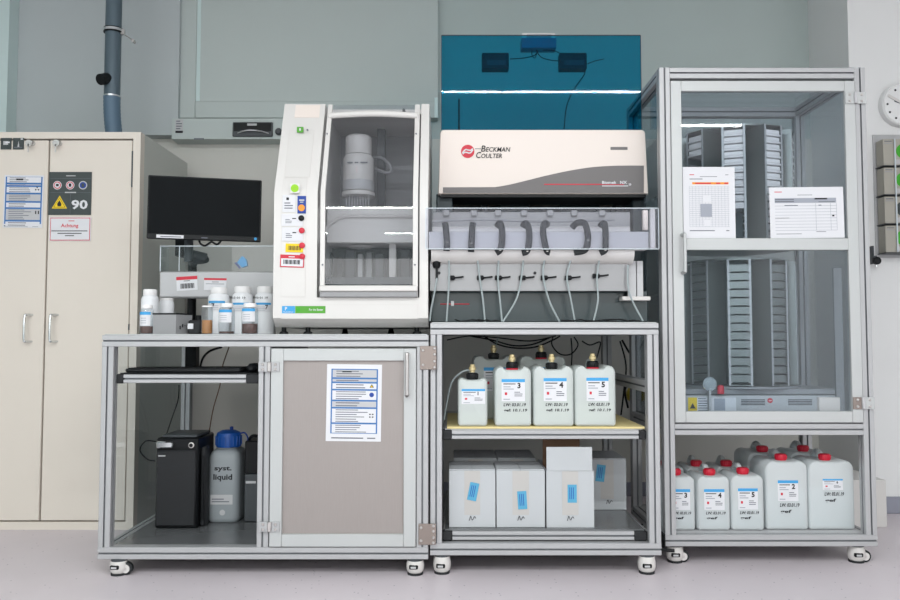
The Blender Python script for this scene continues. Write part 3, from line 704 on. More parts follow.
# ---------------------------------------------------------------- canisters
def rr_outline(w, h, dip, ear):
    pts = []
    def arc(cx, cz, r, a0, a1, n=5):
        for i in range(n+1):
            a = radians(a0+(a1-a0)*i/n); pts.append((cx+r*cos(a), cz+r*sin(a)))
    r = .012; arc(-w/2+r, r, r, 180, 270, 4); arc(w/2-r, r, r, 270, 360, 4)
    R = ear; arc(w/2-R, h-R, R, 0, 90, 6)
    hw = w*.20
    pts.extend([(hw+.012, h-dip*.2), (hw+.003, h-dip*.85), (hw-.008, h-dip), (-hw+.008, h-dip), (-hw-.003, h-dip*.85), (-hw-.012, h-dip*.2)])
    arc(-w/2+R, h-R, R, 90, 180, 6)
    return pts
def canister(name, label, w, h, d, loc, capm, body='can', liq='liq', level=.5, ring=False, fitting=True, num='1', group=None, rz=0, dip=.014, ear=.028, hand=('LW: 03.01.19', 'gef: 10.1.19'), lab=(.2, .78, .35, .78), cat='canister', side_cap=False):
    t = thing(name, label, cat, loc, group, rz, local=True)
    o = rr_outline(w, h, dip, ear)
    secs = []
    for y, k in ((-d/2, .010), (-d/2+.004, .003), (-d/2+.012, 0), (d/2-.012, 0), (d/2-.004, .003), (d/2, .010)):
        sx = 1-2*k/w; sz = 1-2*k/h
        secs.append([(x*sx, y, k+z*sz) for x, z in o])
    MB().loft(secs, body).build('body', t)
    lw, ld = w/2-.005, d/2-.005
    MB().box(-lw, lw, -ld, ld, .006, h*level, liq, .008).build('liquid', t)
    z = h-dip; cy = -d*.18
    c_ = MB(); c_.lathe([(.021, 0), (.023, .003), (.0225, .022), (.019, .026)], (0, cy, z+(.005 if ring else 0)), capm, 24)
    for k in range(16):
        a = 2*pi*k/16; c_.box(.023*cos(a)-.0012, .023*cos(a)+.0012, cy+.023*sin(a)-.0012, cy+.023*sin(a)+.0012, z+.006, z+.022, capm)
    co = c_.build('cap', t)
    if ring: MB().lathe([(.024, 0), (.025, .002), (.025, .007), (.022, .008)], (0, cy, z-.002), 'capred', 24).build('cap_ring', co)
    if fitting: MB().lathe([(.010, 0), (.010, .008), (.014, .009), (.014, .02), (.010, .022), (.010, .031), (.005, .032)], (0, cy, z+.028), 'brass', 12).build('hose_fitting', co)
    # handle arch behind the neck
    MB().tube([(0, cy+.03, z-.004), (0, cy+.045, z+.022), (0, d*.25, z+.026), (0, d*.42, z+.004), (0, d*.45, z-.01)], .012, body, 8, 1.0).build('handle', t)
    if num:
        lx0, lx1 = w*(lab[0]-.5), w*(lab[1]-.5); lz0, lz1 = h*lab[2], h*lab[3]; y = -d/2-.0008
        L = MB(); L.box(lx0, lx1, y, y+.0006, lz0, lz1, 'paper'); lh = lz1-lz0; lwd = lx1-lx0
        L.box(lx0, lx1, y-.0004, y, lz1-lh*.14, lz1, 'lblue')
        L.text(num, lx0+lwd*.68, lz1-lh*.42, y-.0006, lh*.25, 'ink', bold=.04)
        L.box(lx0+lwd*.08, lx0+lwd*.6, y-.0004, y, lz1-lh*.24, lz1-lh*.2, 'ink')
        lines(L, lx0+lwd*.08, lx0+lwd*.55, lz1-lh*.5, lz1-lh*.3, 2, y-.0004, 'inkl'); lines(L, lx0+lwd*.55, lx0+lwd*.92, lz0+lh*.2, lz0+lh*.45, 3, y-.0004, 'inkg')
        L.box(lx0+lwd*.14, lx0+lwd*.24, y-.0004, y, lz0+lh*.28, lz0+lh*.4, 'red'); lines(L, lx0+lwd*.08, lx0+lwd*.5, lz0+lh*.04, lz0+lh*.14, 1, y-.0004, 'inkl')
        L.build('label', t)
        if hand:
            Hn = MB()
            for i, s in enumerate(hand):
                Hn.text(s, lx0+lwd*.08, lz0-h*.085-i*h*.1, y, h*.055 if i == 0 else h*.06, 'ink', lwd*(.95 if i == 0 else .55 if len(s) < 5 else 1.0), .03, .15)
            Hn.build('handwriting', t)
    return t
def can_at(px0, px1, py0, py1, Y, zbase, d, **k):
    """place a canister by its front face extent; the front face is at Y"""
    zt = P(450, py0, Y)[1]; pm = (py0+py1)/2; x0, x1 = X(px0, Y, pm), X(px1, Y, pm)
    return canister(loc=((x0+x1)/2, Y+d/2, zbase), w=x1-x0, h=zt-zbase, d=d, **k)
g1 = 'numbered buffer canisters on the yellow board'
can_at(458, 487.5, 378.5, 425, 3.10, zy, .15, name='canister', label='smallest canister numbered 1 with a black cap on the yellow board', capm='black', num='1', level=.3, group=g1, lab=(.12, .92, .47, .78), hand=None, dip=.006, ear=.015)
can_at(495, 531.5, 366.5, 426, 3.10, zy, .17, name='canister', label='canister numbered 3 with black cap and red ring on the yellow board', capm='black', num='3', level=.34, ring=True, group=g1, lab=(.18, .82, .42, .79))
can_at(533.5, 574, 366, 426, 3.10, zy, .18, name='canister', label='canister numbered 4 with a plain black cap on the yellow board', capm='black', num='4', level=.55, group=g1, lab=(.25, .82, .42, .8))
can_at(575, 616, 365.5, 426, 3.10, zy, .18, name='canister', label='canister numbered 5, rightmost on the yellow board', capm='black', num='5', level=.4, ring=True, group=g1, lab=(.28, .82, .42, .8))
can_at(473, 516, 356, 410, 3.37, zy, .2, name='canister', label='unnumbered canister with black cap behind canisters 1 and 3', capm='black', num=' ', level=.3, group=g1, hand=None, lab=(.25, .8, .45, .82))
can_at(520, 566, 356, 410, 3.37, zy, .2, name='canister', label='unnumbered canister with red ringed black cap behind canisters 3 and 4', capm='black', num=' ', level=.3, ring=True, group=g1, hand=None, lab=(.25, .8, .45, .82))
g2 = 'red capped canisters in the tall cabinet'
zt_ = TZ0+.0455
kw = dict(name='canister', capm='capred', body='canr', liq='liqc', fitting=False, group=g2, dip=.004, hand=('LW: 03.01.19', 'gef'))
can_at(662.5, 695.5, 476, 530, 3.27, zt_, .17, label='red capped canister numbered 3, partly hidden by the left post of the tall cabinet', num='3', level=.5, lab=(.28, .84, .38, .76), **kw)
can_at(697.5, 730.5, 476, 530, 3.27, zt_, .17, label='red capped canister numbered 4 at the bottom of the tall cabinet', num='4', level=.5, lab=(.2, .82, .38, .76), **kw)
can_at(731.5, 764.5, 475, 530, 3.27, zt_, .17, label='red capped canister numbered 5 at the bottom of the tall cabinet', num='5', level=.5, lab=(.2, .8, .38, .76), **kw)
kw['ear'] = .035
can_at(766, 808.5, 461, 528, 3.28, zt_, .18, label='large red capped canister numbered 2 between canisters 5 and 6', num='2', level=.6, lab=(.28, .76, .42, .72), **kw)
can_at(809, 855, 461, 528, 3.28, zt_, .18, label='large red capped canister numbered 6 beside the right post of the tall cabinet', num='6', level=.62, lab=(.3, .74, .58, .74), **kw)
kw['hand'] = None; kw['ear'] = .02
can_at(655, 685, 467, 520, 3.47, zt_, .17, label='red capped canister standing behind canister 3 in the tall cabinet', num='', level=.5, **kw)
can_at(687, 714, 467, 520, 3.47, zt_, .17, label='red capped canister standing behind canister 4 in the tall cabinet', num='', level=.5, **kw)
can_at(716, 746, 467, 520, 3.47, zt_, .17, label='red capped canister standing behind canister 5 in the tall cabinet', num='', level=.5, **kw)
kw['ear'] = .035
can_at(748, 788, 452.5, 515, 3.48, zt_, .18, label='large red capped canister standing behind canister 2 in the tall cabinet', num='', level=.5, **kw)
can_at(790, 829, 452, 515, 3.48, zt_, .18, label='large red capped canister standing behind canister 6 in the tall cabinet', num='', level=.5, **kw)

# ---------------------------------------------------------------- cartons
def carton(label, px0, px1, py0, Y, d, zb, tagp=None, open_=False, rz=0, mark=None):
    x0, x1 = X(px0, Y, 500), X(px1, Y, 500); w = x1-x0; zt = Z(py0, Y); h = zt-zb; xc = (x0+x1)/2
    t = thing('carton', label, 'carton', (xc, Y, zb), 'white cartons on the bottom tray', rz, local=True)
    b_ = MB()
    if open_:
        for a in ((-w/2, w/2, 0, .004), (-w/2, w/2, d-.004, d), ): b_.box(a[0], a[1], a[2], a[3], 0, h, 'cardw')
        for a in ((-w/2, -w/2+.004), (w/2-.004, w/2)): b_.box(a[0], a[1], .004, d-.004, 0, h, 'cardw')
        b_.box(-w/2, w/2, .004, d-.004, 0, .004, 'cardw')
    else: b_.box(-w/2, w/2, 0, d, 0, h, 'cardw', .0015)
    b_.build('box', t)
    if open_:
        fz = Z(447, Y)-zb
        MB().box(-w/2+.001, w/2-.006, -.001, .003, h+.001, fz, 'cardw').build('flap', t, label='white flap standing upright at the front')
        MB().box(-w/2+.004, w/2-.03, d*.5, d*.5+.004, h*.9, fz+.04, 'cardb').build('flap', t, label='brown inner flap standing upright')
    else:
        f_ = MB()
        f_.box(-w/2+.001, -.001, .003, d-.003, h+.0004, h+.004, 'cardw').box(.001, w/2-.001, .003, d-.003, h+.0004, h+.004, 'cardw')
        f_.build('top_flaps', t)
    MB().box(-w*.17, w*.17, -.0008 if not open_ else -.0016, 0 if not open_ else -.001, h*.22, h-.001, 'cardt').build('tape', t)
    if tagp:
        tx, tz, tw, th, r = tagp
        L = MB(); L.box(-tw/2, tw/2, -.0006, 0, -th/2, th/2, 'tagblue')
        for i in range(3): L.box(-tw*.3+i*tw*.2, -tw*.22+i*tw*.2, -.001, -.0006, -th*.3, th*.35, 'capblue')
        o = L.build('blue_tag', t, loc=(tx*w, -.002, tz*h), rot=(0, r, 0))
    q = MB(); q.tube([(.0-.012, -.0022, h*.12), (-.006, -.0022, h*.2), (0, -.0022, h*.13), (.008, -.0022, h*.19), (.014, -.0022, h*.16)], .0011, 'ink', 5)
    q.build('pen_mark', t, loc=((mark or 0)*w, 0, 0))
    return t
zc_ = tzL+.0065
carton('white carton at the front left of the bottom tray with a tilted blue tag', 449, 495.5, 470.5, 3.13, .21, zc_, (.02, .63, .036, .07, .2))
carton('white carton between the front left carton and the open carton on the bottom tray', 496.5, 545, 470.5, 3.13, .21, zc_, (.03, .48, .036, .07, -.06))
carton('open white carton with raised front flap and brown inner flap', 546.5, 594, 471, 3.13, .3, zc_, (.04, .6, .036, .07, 0), open_=True)
carton('white carton standing back at the right end of the bottom tray', 588, 626.5, 459.5, 3.45, .25, zc_, (-.17, .73, .038, .072, .12), mark=.05)
carton('white carton behind the front left carton on the bottom tray', 454, 497, 459, 3.37, .26, zc_)
carton('white carton behind the second front carton on the bottom tray', 498, 536, 459, 3.37, .26, zc_)

# ---------------------------------------------------------------- left bay contents
zd = LZ0+.0455
Yt = 3.35
tx0, tx1 = X(155.5, Yt, 480), X(198, Yt, 480); ttop = Z(438, Yt)
t = thing('computer_tower', 'black computer tower on the bottom deck of the left cart', 'computer', ((tx0+tx1)/2, Yt, zd))
MB().box(tx0, tx1, Yt, Yt+.22, zd+.001, ttop, 'black', .006).build('case', t)
MB().box(tx0+.006, tx1-.006, Yt-.014, Yt+.001, zd+.012, ttop-.05, 'blackm', .006).build('front_panel', t)
MB().box(tx0+.004, tx0+.075, Yt-.016, Yt, ttop-.042, ttop-.012, 'chrome', .006).build('highlight_strip', t, label='chrome strip standing in for a glossy highlight')  # bright chrome strip added as the gloss highlight on the case
MB().lathe([(.012, 0), (.012, -.004), (.008, -.005)], (tx1-.03, Yt, ttop-.03), 'bolt', 16, 'y').lathe([(.008, -.0045), (.008, -.006)], (tx1-.03, Yt, ttop-.03), 'black', 16, 'y').build('power_button', t)
MB().box(tx0+.02, tx1-.01, Yt+.01, Yt+.2, ttop, ttop+.012, 'dgrey', .004).build('top_tray', t)
MB().box(tx0+.015, tx0+.045, Yt-.0155, Yt-.014, ttop-.075, ttop-.07, 'lgrey').build('badge', t)
x0, x1 = tx1+.001, tx1+.022
tag(MB().box(x0, x1, 3.38, 3.44, zd+.001, Z(447, 3.38), 'blackm', .006).box(x0+.004, x1-.004, 3.374, 3.38, zd+.03, Z(455, 3.38), 'black', .002).build('black_case'), 'narrow black case between the computer tower and the syst. liquid can', 'case')
# syst. liquid can
Yj = 3.45
jx0, jx1 = X(207, Yj, 480), X(238.5, Yj, 480); jt = Z(449, Yj); jw = jx1-jx0; jd = .17
t = thing('jerrycan', 'grey jerrycan lettered syst. liquid with a blue screw cap', 'canister', ((jx0+jx1)/2, Yj+jd/2, zd), local=True)
secs = []
def rrect(w, d, r, z, ox=0):
    p = []
    for cx, cy, a0 in ((w/2-r, d/2-r, 0), (-w/2+r, d/2-r, 90), (-w/2+r, -d/2+r, 180), (w/2-r, -d/2+r, 270)):
        for i in range(6): a = radians(a0+18*i); p.append((ox+cx+r*cos(a), cy+r*sin(a), z))
    return p
hj = jt-zd
for z, k in ((.001, .9), (.01, .985), (.02, 1), (hj*.84, 1), (hj*.9, .96), (hj*.95, .86), (hj*.985, .66), (hj, .6)): secs.append(rrect(jw*k, jd*k, .03*k, z))
MB().loft(secs, 'sysb').build('body', t)
c_ = MB().lathe([(.045, 0), (.054, .006), (.056, .02), (.055, .05), (.05, .066), (.03, .076), (.0, .078)], (.0, -.0, hj-.004), 'capblue', 28)
for k in range(20):
    a = 2*pi*k/20; c_.box(.0555*cos(a)-.002, .0555*cos(a)+.002, .0555*sin(a)-.002, .0555*sin(a)+.002, hj+.008, hj+.048, 'capblue')
c_.lathe([(.008, 0), (.008, .016), (.004, .018)], (.012, 0, hj+.07), 'navy', 12)
co = c_.build('screw_cap', t, rot=(0, -.0, 0))
MB().tube([(.045, 0, hj+.055), (.07, 0, hj+.06), (.085, 0, hj+.035), (.076, 0, hj+.012)], .0035, 'navy', 8).build('vent_hose', co)
L = MB(); y = -jd/2-.0008
L.text('syst.', -jw*.27, hj*.69, y, hj*.075, 'ink', jw*.55, .03).text('liquid', -jw*.3, hj*.56, y, hj*.10, 'ink', jw*.6, .03); L.build('lettering', t)
L = MB().box(-jw*.38, jw*.32, y, y+.0006, hj*.25, hj*.38, 'lgrey'); lines(L, -jw*.34, jw*.25, hj*.27, hj*.34, 2, y-.0004, 'inkg'); L.build('label', t)
MB().lathe([(.012, 0), (.012, -.002)], (0, -jd/2+.001, hj*.14), 'lgrey', 16, 'y').build('recycling_mark', t)
# dark unit at right of the bay
Yu = 3.47; ux0, ux1 = X(244.5, Yu, 480), X(264, Yu, 480); ux1 = min(ux1, mpx-.01)
t = thing('power_unit', 'black and dark grey power unit standing right of the syst. liquid can', 'power unit', ((ux0+ux1)/2, Yu, zd))
zt2, zt3 = Z(441, Yu), Z(474, Yu)
MB().box(ux0, ux1, Yu, Yu+.35, zt3+.001, zt2, 'black', .004).build('upper_case', t)
MB().box(ux0, ux1, Yu-.002, Yu+.35, zd+.001, zt3, 'dgrey', .004).box(ux0+.006, ux0+.05, Yu-.0035, Yu-.002, zt3-.04, zt3-.03, 'lgrey').build('lower_case', t)
MB().tube([(ux0+.01, Yu+.03, zt2+.002), (ux0+.03, Yu+.02, zt2+.02), (ux1-.02, Yu+.04, zt2+.012), (ux1-.01, Yu+.06, zt2+.002)], .007, 'black').build('cable', t)
# tray contents
zt_b = Z(374.5, YL+.03)+.0065
tag(MB().box(X(246.5, 3.1, 370), X(256, 3.1, 370), 3.09, 3.18, zt_b, Z(363.5, 3.1), 'black', .012).build('cable_adapter'), 'small black adapter on the right end of the black tray', 'adapter')
kb = MB().box(X(125, 3.14, 372), X(240, 3.14, 372), 3.14, 3.3, zt_b, zt_b+.014, 'blackm', .004)
for r in range(4):
    for k in range(15):
        a = X(127, 3.14, 372)+k*.0295; kb.box(a, a+.025, 3.15+r*.035, 3.18+r*.035, zt_b+.014, zt_b+.017, 'black')
tag(kb.build('keyboard'), 'flat black keyboard lying on the black pull-out tray', 'keyboard')
# cables in left bay
def cable(label, pts, r=.004, m='black', name='cable'):
    o = MB().tube([(X(a, y, c), y, Z(c, y)) for a, c, y in pts], r, m, 8).build(name); return tag(o, label, 'cable' if name == 'cable' else 'tube')
cable('thin black cable hanging behind the tray down to the computer tower', [(179, 385, 3.75), (178, 400, 3.75), (172, 418, 3.74), (166, 436, 3.74)], .003)
cable('thin black cable looping left of the computer tower', [(158, 442, 3.45), (146, 441, 3.42), (140, 450, 3.42), (147, 459, 3.42), (155, 461, 3.4)], .003)
cable('thin brown cable hanging behind the blue cap', [(229, 347, 3.7), (222, 368, 3.72), (220, 385, 3.75), (213, 410, 3.78), (208, 440, 3.8)], .0026, 'cardb')
cable('black cable bending down behind the bottles under the tabletop', [(222, 347, 3.4), (210, 351, 3.4), (203, 358, 3.42), (200, 368, 3.45)], .005)

# ---------------------------------------------------------------- monitor and its pole
Yq = 3.68
px_ = X(191, Yq, 350)
t = thing('monitor_stand', 'black monitor pole with folding arm rising from the tray behind the small bottles', 'stand', (px_, Yq, zt_b))
MB().box(px_-.02, px_+.03, Yq-.02, Yq+.03, zt_b+.001, LZ1-.002, 'black').build('lower_pole', t)
zB = LZ1+.0036
MB().box(px_-.05, px_+.06, Yq-.05, Yq+.06, zB, zB+.012, 'blackm', .003).cyl((px_, Yq, zB+.012), .02, Z(262, Yq)-zB-.012, 'black').build('pole', t)
za = Z(262, Yq)
MB().tube([(px_, Yq, za-.015), (px_+.02, Yq-.03, za+.005), (X(205, Yq-.05, 262), Yq-.05, Z(259, Yq)), (X(178, Yq-.08, 258), Yq-.09, Z(254, Yq))], .022, 'dgrey', 10, .8).build('arm', t)
MB().cyl((X(190, Yq-.08, 255), Yq-.1, Z(262, Yq-.08)), .02, .10, 'dgrey').box(X(176, Yq-.1, 242), X(190, Yq-.1, 242), Yq-.11, Yq-.06, Z(256, Yq-.1), Z(236, Yq-.1), 'black').build('head', t)
Ymo = 3.45
mw, mh = (262-148)/F*Ymo*.965, 63.5/F*Ymo
mc = P(205, 208.8, Ymo)
t = thing('monitor', 'black flat monitor above the bench left of the white dispenser', 'monitor', (mc[0], Ymo, mc[1]), local=True)
t.rotation_euler = (0, radians(.5), radians(11.5))
MB().box(-mw/2, mw/2, 0, .022, -mh/2, mh/2, 'black', .003).box(-mw*.3, mw*.3, .022, .045, -mh*.35, mh*.35, 'blackm', .01).build('housing', t)
MB().box(-mw/2+.006, mw/2-.006, -.001, .001, -mh/2+.022, mh/2-.006, 'screen').build('screen', t)
L = MB().box(-mw*.415, -mw*.18, -.0025, -.001, -mh/2+.004, -mh/2+.018, 'paper'); L.box(-mw*.38, -mw*.2, -.003, -.0025, -mh/2+.008, -mh/2+.012, 'inkg'); L.build('label_strip', t)
MB().box(-.012, .014, -.002, -.001, -mh/2+.008, -mh/2+.012, 'inkg').build('brand_mark', t)
MB().cyl((mw/2-.022, -.002, -mh/2+.013), .0065, .002, 'lblue', 'y').build('round_sticker', t)
MB().tube([(-.025, .03, -mh/2+.02), (-.02, .02, -mh/2-.01), (.0, .02, -mh/2-.022), (.02, .02, -mh/2-.01), (.03, .02, -mh/2-.004), (.055, .02, -mh/2-.014), (.08, .03, -mh/2+.02)], .0045, 'black').build('cable', t)

# ---------------------------------------------------------------- bench bottles
zB = LZ1+.0037
def bottle(label, px0, px1, py0, Y, kind, liqm=None, level=0, num=None, stripe=None, group='bottles on the left bench', name='bottle', capw=.62, caph=.13, notes=False):
    x0, x1 = X(px0, Y, 320), X(px1, Y, 320); r = (x1-x0)/2; zt = Z(py0, Y); h = zt-zB; 
    t = thing(name, label, 'bottle', ((x0+x1)/2, Y+r, zB), group, local=True)
    hb = h*(1-caph); cr = r*capw*1.25
    bm_ = 'jar' if kind == 'clear' else 'whitep'
    MB().lathe([(r*.9, 0), (r, .004), (r, hb*.86), (r*.93, hb*.93), (cr*.88, hb*.99), (cr*.88, hb)], (0, 0, 0), bm_, 28).build('body', t)
    if liqm: MB().lathe([(r*.86, .003), (r*.93, .006), (r*.93, hb*level)], (0, 0, 0), liqm, 24).build('liquid', t)
    c_ = MB().lathe([(cr, 0), (cr*1.02, .003), (cr*1.02, h*caph-.004), (cr*.93, h*caph)], (0, 0, hb-.004), 'cap', 28)
    c_.build('cap', t)
    if stripe:
        z0, z1 = hb*stripe[0], hb*stripe[1]
        # label wraps the front of the bottle
        L = MB(); R = r+.0008; n = 10; a0, a1 = radians(-140), radians(-40)
        def wrap(z0, z1, R, m, b0=a0, b1=a1):
            vs = []
            for i in range(n+1):
                a = b0+(b1-b0)*i/n; vs += [(R*cos(a), R*sin(a), z0), (R*cos(a), R*sin(a), z1)]
            L.add(vs, [(2*i, 2*i+2, 2*i+3, 2*i+1) for i in range(n)], m, True)
        wrap(z0, z1, R, 'paper'); wrap(z1-(z1-z0)*.22, z1, R+.0005, 'lblue')
        for k in range(3): wrap(z0+(z1-z0)*(.18+k*.17), z0+(z1-z0)*(.22+k*.17), R+.0005, 'inkl', radians(-125), radians(-75))
        L.build('label', t)
        if num: MB().text(num, r*(.3 if px0 > 240 else -.4), z0+(z1-z0)*.3, -r-.0025, (z1-z0)*.45, 'ink', bold=.02).build('number', t)
    if notes: MB().text('03 01 19', -r*.75, hb*.83, -r-.0022, .009, 'ink', r*1.3, .01).build('handwriting', t)
    return t
G7 = 'large white bottles on the bench'
bottle('large white bottle with 7 on its label, leftmost of the tall white bottles', 205, 226, 286, 3.34, 'white', stripe=(.55, .8), num='7', group=G7)
bottle('large white bottle, middle of the three tall white bottles on the bench', 229, 250, 285, 3.36, 'white', stripe=(.52, .74), group=G7, notes=True)
bottle('large white bottle with 7 on its label standing against the white dispenser', 252.5, 272, 285, 3.36, 'white', stripe=(.52, .74), num='7', group=G7, notes=True)
bottle('narrow clear jar of orange liquid, leftmost of the small jars', 200, 211, 304.5, 3.13, 'clear', 'liqo', .5, capw=.8, caph=.05, name='jar')
MBx = bottle('small clear jar nearly empty, in front of the white bottle with 7', 216.5, 232.5, 302, 3.12, 'clear', 'liqr', .1, stripe=(.42, .88), name='jar')
bottle('small jar of reddish brown liquid, rightmost of the small jars', 239.5, 256, 302, 3.12, 'clear', 'liqr', .38, stripe=(.45, .92), name='jar')
bottle('small bottle of dark red liquid at the left end of the bench', 137.5, 151, 303.5, 3.14, 'clear', 'liqr', .3, stripe=(.32, .84), name='bottle')
bottle('white bottle behind the small dark red one at the left end of the bench', 138, 155, 288, 3.3, 'white')
bottle('plain white bottle behind the grey box on the bench', 156, 171, 297, 3.4, 'white', capw=.7, caph=.06)
gx0, gx1 = X(153, 3.16, 322), X(176, 3.16, 322); gz = Z(314.5, 3.16)
t = thing('lidded_box', 'grey lidded box on the left bench between small bottles', 'box', ((gx0+gx1)/2, 3.16, zB))
MB().prism([(gx0, 3.16), (gx1, 3.16), (gx1+.035, 3.25), (gx0+.035, 3.25)], zB, gz, 'grey', 'z').build('body', t)
MB().prism([(gx0-.002, 3.158), (gx1+.001, 3.158), (gx1+.037, 3.252), (gx0+.033, 3.252)], gz, gz+.006, 'black', 'z').build('lid', t)
s_ = MB()
for i in range(5):
    k = .2+.15*i; s_.box(gx1+.035*k+.0015, gx1+.035*k+.0045, 3.16+.09*k, 3.16+.09*k+.006, zB+.02+.008*(i % 3), zB+.034+.007*(i % 2), 'ink')
s_.build('pen_mark', t)
t = thing('cable_connector', 'black connector block with a small white tag beside the orange jar', 'connector', (X(195, 3.2), 3.2, zB))
MB().box(X(188, 3.2, 325), X(201, 3.2, 325), 3.2, 3.26, zB, Z(320, 3.2), 'blackm', .006).cyl((X(196, 3.2, 325), 3.23, Z(320, 3.2)), .012, .02, 'black').build('block', t)
MB().box(X(188, 3.2, 325), X(193.5, 3.2, 325), 3.195, 3.2, Z(329, 3.2), Z(323.5, 3.2), 'paper').build('tag', t)

# ---------------------------------------------------------------- white dispenser
YA = 3.12; YT = 3.30; YK = 3.78
z_b = Z(327, YA); z_c = Z(318, YA); z_k = Z(192, YA); z_t = Z(104, YT)
ax0, ax1 = X(273.5, YA, 260), X(428, YA, 260)
t = thing('dispenser', 'white benchtop dispenser with a large tilted window and coloured tags, left of the liquid handler', 'instrument', ((ax0+ax1)/2, YA, LZ1))
disp = t
wx0, wx1 = X(317, YA, 260), X(419.5, YA, 260)
zs = Z(297.5, YA)    # top of base
def Yf(z, off=0): return YA+off+max(0, (z-z_k)/(z_t-z_k))*(YT-YA)
sideprof = [(YA, zs), (YA, z_k), (YT, z_t), (YK, z_t), (YK, zs)]
b_ = MB()
b_.prism(sideprof, ax0, wx0, 'white', 'x').prism(sideprof, wx1, ax1, 'white', 'x')
b_.prism([(YA+.05, z_b), (YA, z_c), (YA, zs), (YK, zs), (YK, z_b)], ax0, ax1, 'white', 'x')
b_.box(wx0, wx1, YK-.02, YK, zs, z_t, 'grey').box(wx0, wx1, YT+.08, YK-.02, z_t-.02, z_t, 'white2')
b_.build('housing', t)
for px in (284, 308, 417): MB().lathe([(.02, 0), (.016, .01), (.01, .012), (.01, z_b-LZ1-.004)], (X(px, 3.2, 330), 3.2, LZ1+.004), 'black', 16).build('foot', t)
for px in (345, 391): MB().lathe([(.018, 0), (.014, .01), (.01, z_b-LZ1-.004)], (X(px, 3.6, 330), 3.6, LZ1+.004), 'black', 16).build('foot', t)
# window door
wg0, wg1 = X(320.5, YA, 260), X(418, YA, 260)
def slab(b_, xa, xb, za, zb_, off, th, m):
    pts = [(Yf(za, off), za)]
    if za < z_k < zb_: pts.append((Yf(z_k, off), z_k))
    pts += [(Yf(zb_, off), zb_), (Yf(zb_, off+th), zb_)]
    if za < z_k < zb_: pts.append((Yf(z_k, off+th), z_k))
    pts.append((Yf(za, off+th), za)); b_.prism(pts, xa, xb, m, 'x')
zw0, zw1 = Z(284.5, YA), Z(117, YT-.02)
ztop = z_t-.006
d = MB(); slab(d, wg0+.02, wg1-.02, zw0, zw1, -.004, .004, 'winglass'); d = d.build('window_door', t)
f_ = MB(); slab(f_, wg0, wg0+.018, zs+.002, ztop, -.01, .016, 'white'); slab(f_, wg1-.02, wg1, zs+.002, ztop, -.01, .016, 'white')
f_.tube([(wg0+.01, Yf(zw1)-.012, zw1+.0), ((wg0+wg1)/2, Yf(zw1)-.03, zw1+.004), (wg1-.01, Yf(zw1)-.012, zw1)], .013, 'white', 12)
f_.build('window_frame', d)
u_ = MB(); slab(u_, wg0+.022, wg1-.022, zw1+.015, ztop, -.003, .003, 'winglass'); u_.build('top_window', t)
MB().cyl((X(404, YT-.02, 111), YT-.035, Z(111, YT-.02)), .006, .03, 'dgrey', 'y').build('screw', t)
g_ = MB(); g_.box(wg0, wg1, YA-.03, YA-.002, Z(291.5, YA-.02), Z(285.5, YA-.02), 'white', .004); g_.box(wg0+.002, wg1-.002, YA-.022, YA-.002, Z(297, YA-.02), Z(291.5, YA-.02), 'grey', .002); g_.build('door_grip', d)
s_ = MB()
for px in (323, 415):
    for py in (265, 127): s_.cyl((X(px, YA, py), Yf(Z(py, YA))-.0125, Z(py, YA)), .0035, .003, 'inkg', 'y', 10)
s_.build('screw', d)
# panel outlines on the left column
p_ = MB(); slab(p_, X(283, YA, 150)-.0, X(309, YA, 150), Z(176, YA), Z(122, YA), -.0012, .002, 'white2'); p_.build('upper_cover', t)
p_ = MB(); slab(p_, X(283, YA, 150)+.002, X(309, YA, 150)-.002, Z(175.5, YA), Z(122.5, YA), -.0022, .002, 'white'); p_.build('control_panel', t)
p_ = MB(); slab(p_, X(287, YA, 110), X(313, YA, 110), Z(119.5, YT), ztop, -.0015, .002, 'cream'); p_.build('top_cover', t)
p_ = MB(); slab(p_, X(281.5, YA, 230), X(306, YA, 230), Z(297, YA), Z(177, YA), -.0012, .002, 'white2'); slab(p_, X(282, YA, 230), X(305.5, YA, 230), Z(296.5, YA), Z(177.6, YA), -.0018, .002, 'white'); p_.build('lower_cover', t)
p_ = MB().box(X(281, YA, 312), X(418, YA, 312), YA-.0015, YA, Z(319, YA)+.001, Z(304.5, YA), 'white2').box(X(281.5, YA, 312), X(417.5, YA, 312), YA-.002, YA-.001, Z(318.5, YA), Z(305, YA), 'white').build('base_panel', t)
zq = Z(130, YA); p_ = MB(); ys_ = Yf(zq, -.004)
p_.box(X(297, ys_, 130), X(303.5, ys_, 130), ys_-.004, ys_+.003, Z(132.5, ys_), Z(127, ys_), 'green', .001).box(X(299.5, ys_, 130), X(301, ys_, 130), ys_-.005, ys_-.004, Z(131, ys_), Z(128.5, ys_), 'paper')
p_.cyl((X(307.5, ys_, 130), ys_-.002, Z(130, ys_)), .004, .004, 'inkg', 'y', 12); p_.build('power_switch', t)
# brand plate
Yb2 = YA-.0023
L = MB(); zl0, zl1 = Z(313.3, Yb2), Z(306, Yb2); xa, xb, xd = X(282, Yb2, 310), X(295, Yb2, 310), X(325.5, Yb2, 310)
L.box(xa, xb, Yb2-.0006, Yb2, zl0, zl1, 'lblue').box(xb+.001, xd, Yb2-.0006, Yb2, zl0, zl1, 'green')
L.text('P', xa+.012, zl0+.012, Yb2-.001, .013, 'paper', bold=.03); L.text('PerkinElmer', xa+.006, zl0+.003, Yb2-.001, .005, 'paper', .04)
L.text('For the Better', xb+.056, zl0+.010, Yb2-.001, .009, 'paper', .055, .01); L.box(xb+.006, xb+.02, Yb2-.001, Yb2-.0006, zl0+.008, zl1-.006, 'glovegreen')
L.build('brand_plate', t)
